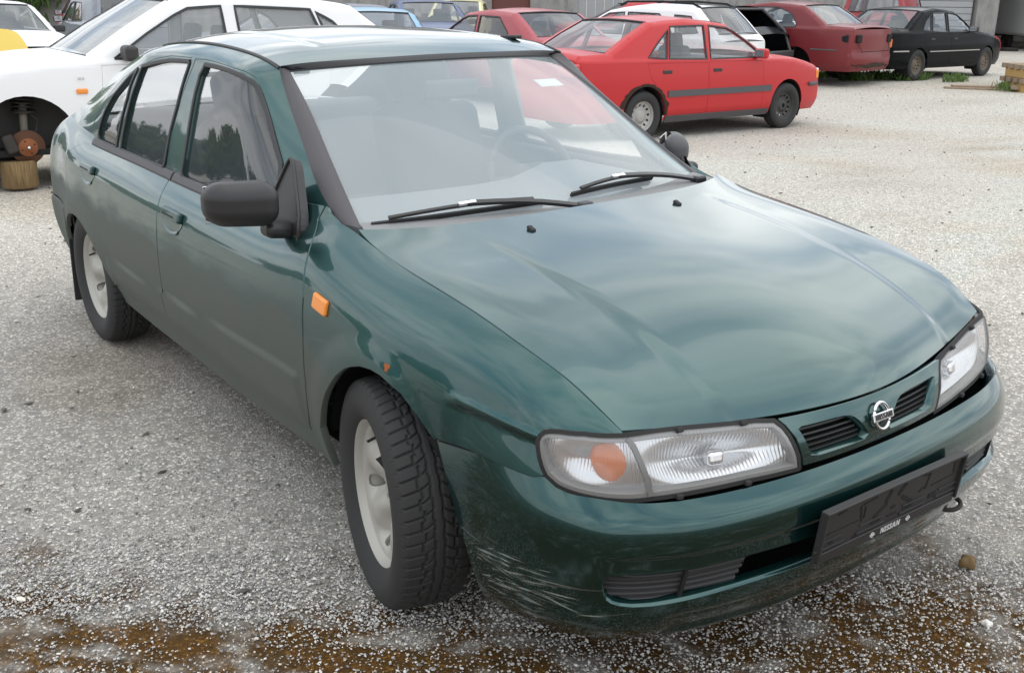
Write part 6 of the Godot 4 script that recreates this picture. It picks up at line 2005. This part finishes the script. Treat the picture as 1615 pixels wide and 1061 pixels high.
	var o2 := obj("stone", stone, mat(lin(0.70, 0.67, 0.62), 0.95), self, Transform3D(Basis(Vector3.UP, 1.4).scaled(Vector3(0.5, 0.5, 0.5)), Vector3(0.335, 0.008, 0.985)))
	tag(o2, "largest white pebble on the brown moss at the bottom right", "stone")

func facade():
	# a long low garage row closes the yard
	var o := thing("garage_building", "long grey concrete garage building with an open dark bay at the right", "building", Vector3(19.03, -0.14, -26.0), -0.637)
	MT.concrete = mat(Color.WHITE, 0.95)
	var n := noise(0.02, 5, FastNoiseLite.TYPE_SIMPLEX_SMOOTH, 41)
	MT.concrete.albedo_texture = tex_from(512, 512, func(x, y):
		var v := 0.26 + 0.10 * n.get_noise_2d(x, y * 0.35) + 0.05 * n.get_noise_2d(x * 5, y * 5)
		return lin(v, v * 0.98, v * 0.94))
	MT.concrete.uv1_triplanar = true
	MT.concrete.uv1_scale = Vector3(0.35, 0.35, 0.35)
	MT.sheet = mat(lin(0.34, 0.35, 0.36), 0.6, 0.3)
	MT.door_brown = mat(lin(0.13, 0.045, 0.035), 0.7)
	var box := func(nm: String, x0: float, x1: float, y0: float, y1: float, z0: float, z1: float, m: Material, par: Node3D) -> MeshInstance3D:
		return obj(nm, rbox(Vector3(x1 - x0, y1 - y0, z1 - z0), 0.01, 1), m, par, Transform3D(Basis(), Vector3((x0 + x1) / 2, (y0 + y1) / 2, (z0 + z1) / 2)))
	box.call("wall", -16.0, -0.8, 0.0, 4.2, -0.3, 0.0, MT.concrete, o)
	box.call("wall", 0.45, 2.0, 0.0, 4.2, -0.3, 0.0, MT.concrete, o)
	box.call("wall", 5.2, 12.2, 0.0, 4.2, -0.3, 0.0, MT.concrete, o)
	box.call("door", -0.8, 0.45, 0.0, 2.6, -0.25, -0.12, MT.door_brown, o)
	for k in 11: box.call("cladding_sheet", 2.0 + 0.29 * k, 2.0 + 0.29 * k + 0.27, 0.0, 4.2, -0.12, -0.04 + 0.03 * (k % 2), MT.sheet, o)
	for k in 18: box.call("shutter_slat", 12.3, 14.85, 0.03 + 0.2 * k, 0.03 + 0.2 * k + 0.185, -0.16, -0.07 - 0.0, MT.sheet, o)
	box.call("pillar", 14.95, 15.65, 0.0, 4.2, -0.45, 0.06, MT.concrete, o)
	box.call("lintel", 15.65, 27.0, 3.5, 4.2, -0.45, 0.06, MT.concrete, o)
	box.call("wall", 15.65, 27.0, 0.0, 4.2, -9.3, -9.0, MT.concrete, o)
	box.call("wall", 15.2, 15.6, 0.0, 4.2, -9.0, -0.45, MT.concrete, o)
	box.call("wall", 27.0, 40.0, 0.0, 4.2, -0.3, 0.0, MT.concrete, o)
	box.call("wall", 26.9, 27.2, 0.0, 4.2, -9.0, -0.3, MT.concrete, o)
	box.call("roof", -16.2, 40.2, 4.2, 4.4, -9.5, 0.4, MT.concrete, o)
	box.call("window_strip", -5.2, -2.2, 1.7, 2.6, -0.02, 0.015, MT.dark_glass, o)
	# a metre of shelving and dark clutter stands in the open bay
	var sh := thing("shelf_rack", "dark shelf rack standing at the back of the open garage bay", "shelf", o.transform * Vector3(18.5, 0, -7.0), -0.637)
	for k in 4: obj("shelf_board", rbox(Vector3(4.0, 0.05, 0.6), 0.01, 1), MT.black, sh, Transform3D(Basis(), Vector3(0, 0.4 + 0.6 * k, 0)))
	for x in [-1.9, 0.0, 1.9]: obj("shelf_post", rbox(Vector3(0.07, 2.4, 0.5), 0.01, 1), MT.dark_grey, sh, Transform3D(Basis(), Vector3(x, 1.2, 0)))
	# red drum lid leaning on the pillar, a flat tyre on the floor
	var lid := obj("red_disc", lathe([Vector2(0.0, 0.0), Vector2(0.02, 0.20), Vector2(0.0, 0.27), Vector2(-0.02, 0.275)], 24), MT.wine_lid, self, Transform3D(Basis(Vector3.UP, -0.637 - PI * 0.5 + 0.5) * Basis(Vector3.BACK, 0.25), o.transform * Vector3(15.55, 0.30, 0.45)))
	tag(lid, "red round lid leaning against the concrete pillar of the garage", "lid")
	var ty := obj("loose_tyre", steel_wheel_parts[0], MT.rubber, self, Transform3D(Basis(Vector3.BACK, PI * 0.5), o.transform * Vector3(16.3, 0.09, -0.2)))
	tag(ty, "black tyre lying flat at the entrance of the dark garage bay", "tyre")
	# the white van parked in the bay
	var vn := thing("white_van", "white van with a red tail light standing in the open garage bay", "van", o.transform * Vector3(18.15, 0, 0.9), -0.637)
	obj("van_body", rbox(Vector3(1.95, 1.75, 4.6), 0.12, 4), MT.white_paint, vn, Transform3D(Basis(), Vector3(0, 1.40, -2.2)))
	obj("van_bumper", rbox(Vector3(1.9, 0.28, 0.25), 0.06, 3), MT.grey_paint, vn, Transform3D(Basis(), Vector3(0, 0.50, 0.08)))
	for x in [-0.88, 0.88]: obj("tail_light", rbox(Vector3(0.16, 0.34, 0.08), 0.03, 3), MT.tail_red, vn, Transform3D(Basis(), Vector3(x, 1.0, 0.09)))
	for x in [-0.44, 0.44]: obj("rear_window", rbox(Vector3(0.7, 0.55, 0.03), 0.02, 2), MT.dark_glass, vn, Transform3D(Basis(), Vector3(x, 1.75, 0.105)))
	obj("door_handle", rbox(Vector3(0.12, 0.04, 0.04), 0.01, 2), MT.black, vn, Transform3D(Basis(), Vector3(-0.1, 1.15, 0.11)))
	for x in [-0.75, 0.75]:
		for z in [-0.7, -3.7]: steel_wheel(vn, Vector3(x, 0.31, z), 0.0 if x > 0 else PI, 0.32, "steel_rim")

func plank(label: String, at: Vector3, size: Vector3, yaw: float, tilt := 0.0):
	var o := obj("plank", rbox(size, 0.006, 2), MT.wood, self, Transform3D(Basis(Vector3.UP, yaw) * Basis(Vector3.BACK, tilt), at))
	tag(o, label, "plank")

func woodpile():
	MT.wood = mat(Color.WHITE, 0.9)
	var n := noise(0.015, 4, FastNoiseLite.TYPE_SIMPLEX_SMOOTH, 51)
	MT.wood.albedo_texture = tex_from(512, 128, func(x, y):
		var v := 0.5 + 0.5 * n.get_noise_2d(x * 0.6, y * 9.0)
		return lin(lerpf(0.20, 0.36, v), lerpf(0.15, 0.27, v), lerpf(0.105, 0.18, v)))
	MT.wood.uv1_triplanar = true
	MT.new_wood = mat(lin(0.42, 0.27, 0.10), 0.85)
	var g := -0.14
	plank("long grey weathered board at the front of the planks on the ground", Vector3(17.15, g + 0.05, -7.9), Vector3(2.7, 0.09, 0.24), -0.95)
	plank("brownish weathered board lying behind the front plank", Vector3(17.5, g + 0.07, -7.8), Vector3(3.0, 0.11, 0.26), -0.86)
	plank("short splintered plank piece on top of the boards", Vector3(17.25, g + 0.15, -7.35), Vector3(1.5, 0.07, 0.2), -1.02, 0.02)
	var p := thing("pallet", "yellowish wooden pallet at the right edge behind the boards", "pallet", Vector3(16.98, g, -8.06), -0.60)
	for y in [0.26, 0.50]:
		for k in 4: obj("deck_board", rbox(Vector3(1.2, 0.085, 0.16), 0.008, 2), MT.wood, p, Transform3D(Basis(), Vector3(0.6, y, -0.36 + 0.24 * k)))
	for x in [0.12, 0.6, 1.08]:
		for y in [0.11, 0.38]: obj("block", rbox(Vector3(0.16, 0.20 if y < 0.2 else 0.15, 0.7), 0.01, 2), MT.new_wood, p, Transform3D(Basis(), Vector3(x, y, 0)))

func weeds(spots: Array, label: String):
	var b := Build.new()
	var rng := RandomNumberGenerator.new()
	rng.seed = spots.size() * 13 + 5
	for s in spots:
		for k in int(s[3]):
			var a := rng.randf() * TAU
			var r: float = sqrt(rng.randf()) * s[2]
			var p := Vector3(s[0] + cos(a) * r * 1.6, drop(s[0], s[1]), s[1] + sin(a) * r * 0.7)
			var h := rng.randf_range(0.04, 0.20)
			var lean := Vector3(rng.randf_range(-0.6, 0.6), 1.0, rng.randf_range(-0.6, 0.6)) * h
			var sd := Vector3(cos(a * 3.0), 0, sin(a * 3.0)) * rng.randf_range(0.008, 0.022)
			var n := lean.cross(sd).normalized()
			var i := b.v.size()
			b.add(p - sd * 0.5, n); b.add(p + sd * 0.5, n); b.add(p + lean * 0.6 + sd, n); b.add(p + lean * 0.6 - sd, n); b.add(p + lean, n)
			b.tri(i, i + 1, i + 2); b.tri(i, i + 2, i + 3); b.tri(i + 3, i + 2, i + 4)
	var o := obj("weeds", b.mesh(), MT.leaf, self)
	tag(o, label, "weeds")
	o.set_meta("kind", "stuff")

func tree(label: String, at: Vector3, h: float, w: float, sd: int, trunk := true, called := "tree"):
	var t := thing(called, label, "tree" if trunk else "bush", at)
	var rng := RandomNumberGenerator.new()
	rng.seed = sd
	if trunk:
		var limbs := [tube([Vector3(0, -0.1, 0), Vector3(0.1, h * 0.3, 0.05), Vector3(0.0, h * 0.75, 0)], 0.16, 7)]
		for k in 5:
			var a := TAU * k / 5.0 + rng.randf()
			limbs.append(tube([Vector3(0.05, h * (0.28 + 0.07 * k), 0), Vector3(cos(a) * w * 0.35, h * (0.48 + 0.06 * k), sin(a) * w * 0.35), Vector3(cos(a) * w * 0.6, h * (0.58 + 0.06 * k), sin(a) * w * 0.6)], 0.06, 5))
		obj("trunk", join(limbs), MT.bark, t)
	var b := Build.new()
	var clumps := []
	for k in 26:
		var v := Vector3(rng.randfn(), rng.randfn(), rng.randfn()).normalized() * pow(rng.randf(), 0.4)
		clumps.append([Vector3(v.x * w, h * (0.56 if trunk else 0.5) + v.y * h * (0.44 if trunk else 0.48), v.z * w), rng.randf_range(0.22, 0.42) * w])
	for c in clumps:
		for k in 150:
			var d := Vector3(rng.randfn(), rng.randfn(), rng.randfn()).normalized()
			var p: Vector3 = c[0] + d * float(c[1]) * pow(rng.randf(), 0.3)
			if p.y < 0.05: continue
			var n := (d + Vector3(rng.randfn(), rng.randfn(), rng.randfn()) * 0.5).normalized()
			var x := n.cross(Vector3.UP).normalized() * rng.randf_range(0.10, 0.2) * (1.6 if trunk else 0.55)
			var y := n.cross(x).normalized() * rng.randf_range(0.08, 0.16) * (4.0 if trunk else 3.0)
			var i := b.v.size()
			b.add(p - x, n); b.add(p - y, n); b.add(p + x, n); b.add(p + y, n)
			b.quad(i, i + 1, i + 2, i + 3)
	obj("crown" if trunk else "foliage", b.mesh(), MT.leaf if sd % 2 else MT.leaf_dark, t)

func rest_of_yard():
	MT.leaf = mat(lin(0.065, 0.115, 0.03), 0.8)
	MT.leaf.backlight_enabled = true
	MT.leaf.backlight = lin(0.10, 0.16, 0.03)
	MT.leaf_dark = mat(lin(0.035, 0.065, 0.022), 0.85)
	MT.bark = mat(lin(0.08, 0.06, 0.045), 0.95)
	MT.wine_lid = car_paint(Color(0.42, 0.02, 0.03), 0.5, 0.05)
	facade()
	woodpile()
	weeds([[16.9, -11.0, 0.55, 700], [16.4, -11.8, 0.35, 350], [17.5, -10.4, 0.3, 300], [15.6, -12.6, 0.4, 260], [17.9, -9.7, 0.25, 120]], "green weeds growing under and between the dark red and black cars")
	weeds([[17.2, -8.1, 0.4, 160], [18.4, -8.6, 0.25, 60]], "short pale grass in front of the black car beside the planks")
	# line of parked cars behind
	var hatch := [[-0.58, 0.96, -0.92, 1.16, -1.20, 1.30, -1.55, 1.325, -1.58, 0.96], [-1.66, 0.96, -1.63, 1.325, -2.3, 1.31, -2.55, 1.12, -2.65, 0.99]]
	var sed := [[-0.56, 0.955, -0.86, 1.14, -1.10, 1.26, -1.25, 1.30, -1.52, 1.31, -1.55, 0.955], [-1.62, 0.955, -1.60, 1.31, -2.15, 1.30, -2.46, 1.08, -2.52, 0.97]]
	var row := func(called: String, label: String, pos: Vector3, yaw: float, paint: Material, over: Dictionary, wins: Array) -> Node3D:
		var s := car_spec({"paint": paint, "step": 0.085})
		s.merge(over, true)
		s.windows = wins
		pos.y = drop(pos.x, pos.z) - 0.005 + over.get("lift", 0.0)
		return build_car(called, label, over.get("cat", "car"), pos, yaw, s, "cars parked in rows behind the green car")
	var red2: Node3D = row.call("faded_red_saloon", "faded pinkish red saloon with dark rear window between light blue and bright red cars", Vector3(8.55, -0.12, -13.51), 3.11, MT.dull_red, {"glass": "dark_glass", "step": 0.05, "glass2": Vector2(-3.05, 1.03)}, sed)
	row.call("light_blue_car", "light blue car facing the viewer beyond the green roof", Vector3(6.3, -0.2, -12.3), 5.93, MT.blue_paint, {}, hatch)
	row.call("navy_car", "dark blue car behind the light blue one, its windshield pale", Vector3(10.5, -0.14, -17.4), 5.9, MT.navy_paint, {}, sed)
	row.call("cream_car", "cream yellow car roof far back between navy and red cars", Vector3(14.3, -0.14, -22.5), 5.6, MT.cream_paint, {}, sed)
	row.call("silver_estate", "silver grey estate car with pale window frames behind the white five-door", Vector3(5.2, -0.14, -16.2), 4.7, MT.grey_paint, {"roof2": Vector2(-3.0, 1.37), "glass2": Vector2(-3.4, 1.02), "rear": -3.6}, hatch)
	row.call("pale_saloon", "pale white saloon facing the viewer at the left edge behind the yellow panel", Vector3(1.9, -0.14, -16.6), 0.054, MT.white_paint, {}, sed)
	var gh: Node3D = row.call("grey_blue_hatchback", "grey blue hatchback seen from behind with an upright rear wiper", Vector3(4.6, -0.14, -21.5), 3.05, MT.grey_paint, {"roof": Vector2(-1.8, 1.5), "head": Vector2(-1.1, 1.44), "roof2": Vector2(-3.15, 1.46), "glass2": Vector2(-3.42, 1.0), "deck": Vector2(-3.47, 0.95), "glass": "dark_glass"}, hatch)
	obj("rear_wiper", tube([Vector3(0.1, 1.05, -3.46), Vector3(-0.02, 1.22, -3.39), Vector3(-0.05, 1.36, -3.30)], 0.018, 6), MT.black, gh)
	obj("roof_antenna", tube([Vector3(-0.3, 1.48, -2.9), Vector3(-0.3, 1.66, -2.95)], 0.014, 5), MT.black, gh)
	var wg: Node3D = row.call("white_estate", "white estate car with dark roof rails between the two red saloons", Vector3(11.35, -0.14, -13.6), 3.30, MT.white_paint, {"roof": Vector2(-1.8, 1.44), "roof2": Vector2(-3.0, 1.41), "glass2": Vector2(-3.45, 1.0), "deck": Vector2(-3.52, 0.95), "rear": -3.6, "step": 0.05}, hatch + [[-2.72, 0.99, -2.62, 1.30, -2.95, 1.28, -3.15, 1.02]])
	for x in [-0.5, 0.5]: obj("roof_rail", tube([Vector3(x, 1.44, -1.3), Vector3(x, 1.50, -1.45), Vector3(x, 1.51, -2.2), Vector3(x, 1.48, -2.85), Vector3(x, 1.42, -3.0)], 0.02, 6), MT.black, wg)
	var bh: Node3D = row.call("black_hatchback", "black hatchback with its open empty boot towards the viewer", Vector3(12.95, -0.14, -14.4), 3.36, MT.black_paint, {"open_boot": true, "roof2": Vector2(-2.9, 1.38), "glass2": Vector2(-3.3, 1.02), "deck": Vector2(-3.4, 0.97), "step": 0.06}, hatch)
	obj("boot_frame", tube([Vector3(-0.66, 0.62, -3.56), Vector3(-0.64, 0.98, -3.42), Vector3(-0.52, 1.36, -2.98), Vector3(0.52, 1.36, -2.98), Vector3(0.64, 0.98, -3.42), Vector3(0.66, 0.62, -3.56)], 0.03, 6), MT.strip, bh)
	obj("boot_lining", rbox(Vector3(1.1, 0.35, 0.05), 0.02, 2), MT.dash, bh, Transform3D(Basis(), Vector3(0, 0.78, -2.75)))
	obj("boot_sill", rbox(Vector3(1.35, 0.14, 0.10), 0.03, 3), MT.dark_grey, bh, Transform3D(Basis(), Vector3(0, 0.56, -3.60)))
	row.call("white_small_car", "white hatchback partly hidden behind the dark red saloon", Vector3(21.6, -0.14, -17.6), 5.2, MT.white_paint, {}, hatch)
	row.call("small_red_car", "bright red car far back, only its roof showing above the white estate", Vector3(17.2, -0.14, -20.6), 4.2, MT.red_paint, {}, hatch)
	row.call("red_estate", "red car with pale roof rails at the far left behind the grey blue hatchback", Vector3(6.2, -0.14, -28.0), 3.05, MT.dull_red, {"roof": Vector2(-1.8, 1.5), "roof2": Vector2(-3.0, 1.46)}, hatch)
	row.call("far_left_car", "bluish saloon at the far left edge, only windshield and roof showing", Vector3(0.2, -0.14, -22.5), 0.1, MT.grey_paint, {}, sed)
	# red van beside the garage
	var rv: Node3D = row.call("red_van", "red van with black mirror parked before the garage shutter", Vector3(25.3, -0.14, -16.3), 2.05, MT.wine_van, {"cat": "van", "hood": 1.02, "nose": 0.85, "cowl": Vector2(-0.2, 1.2), "head": Vector2(-0.95, 1.9), "roof": Vector2(-2.0, 2.0), "roof2": Vector2(-4.0, 1.98), "glass2": Vector2(-4.2, 1.25), "deck": Vector2(-4.25, 1.15), "rear": -4.3, "wb": 3.0, "belt": 1.15, "width": 1.9}, [[-0.5, 1.2, -0.95, 1.75, -1.7, 1.8, -1.72, 1.2]])
	# yellow bonnet stood on edge
	var yb := obj("yellow_bonnet", panel(FuncSurf.new(func(u: float, v: float) -> Vector3: return Vector3(u, v, 0.10 * (1.0 - u * u / 0.6) - 0.05 * v * v)), smooth2(PackedVector2Array([Vector2(-0.72, 0.0), Vector2(0.72, 0.0), Vector2(0.68, 0.5), Vector2(0.60, 0.98), Vector2(0.35, 1.05), Vector2(-0.35, 1.05), Vector2(-0.60, 0.98), Vector2(-0.68, 0.5)]), true, 2), [], 0.05, 0.05, 0.0, 0.025), MT.yellow_paint, self, Transform3D(Basis(Vector3.UP, 0.55) * Basis(Vector3.RIGHT, -0.15), Vector3(0.17, 0.06, -9.48)))
	tag(yb, "yellow car bonnet stood upright behind the white car's bonnet", "car bonnet")
	# log that carries the white car
	var lg := obj("log", lathe([Vector2(0.0, 0.0), Vector2(0.0, 0.125), Vector2(0.01, 0.137), Vector2(0.12, 0.132), Vector2(0.20, 0.138), Vector2(0.21, 0.128), Vector2(0.21, 0.0)], 28), MT.log, self, Transform3D(Basis(Vector3.BACK, PI * 0.5), Vector3(-0.24, 0.0, -6.72)))
	tag(lg, "short upright log under the white car's bare brake disc", "log")
	# bushes and trees round the yard
	for q in [[2.2, -33.0, 2.4, 2.0, 3], [-1.5, -31.0, 2.2, 1.8, 5], [6.0, -36.0, 2.6, 2.2, 7]]:
		tree(["leafy green bush at the top left corner behind the cars", "leafy green bush at the far left edge of the yard", "leafy green bush behind the red car at the left"][[3, 5, 7].find(q[4])], Vector3(q[0], -0.14, q[1]), q[2], q[3], q[4], false, "bush")
	for q in [[-18.0, -84.0, 7.0, 5.6, 12], [-30.0, -80.0, 6.0, 5.2, 13], [-42.0, -74.0, 7.6, 6.0, 14], [-55.0, -64.0, 6.4, 5.6, 15], [-7.0, -88.0, 6.2, 5.2, 16], [-66.0, -52.0, 7.2, 5.8, 18]]:
		var i: int = [12, 13, 14, 15, 16, 18].find(q[4])
		tree(["broad tree at the yard edge, second from the garage end", "rounded tree left of the broad one at the yard edge", "tallest tree at the yard edge", "small dense tree beyond the tallest one", "slim tree nearest to the bushes at the yard edge", "outermost tree at the left yard edge"][i], Vector3(q[0], -0.14, q[1]), q[2], q[3], q[4])
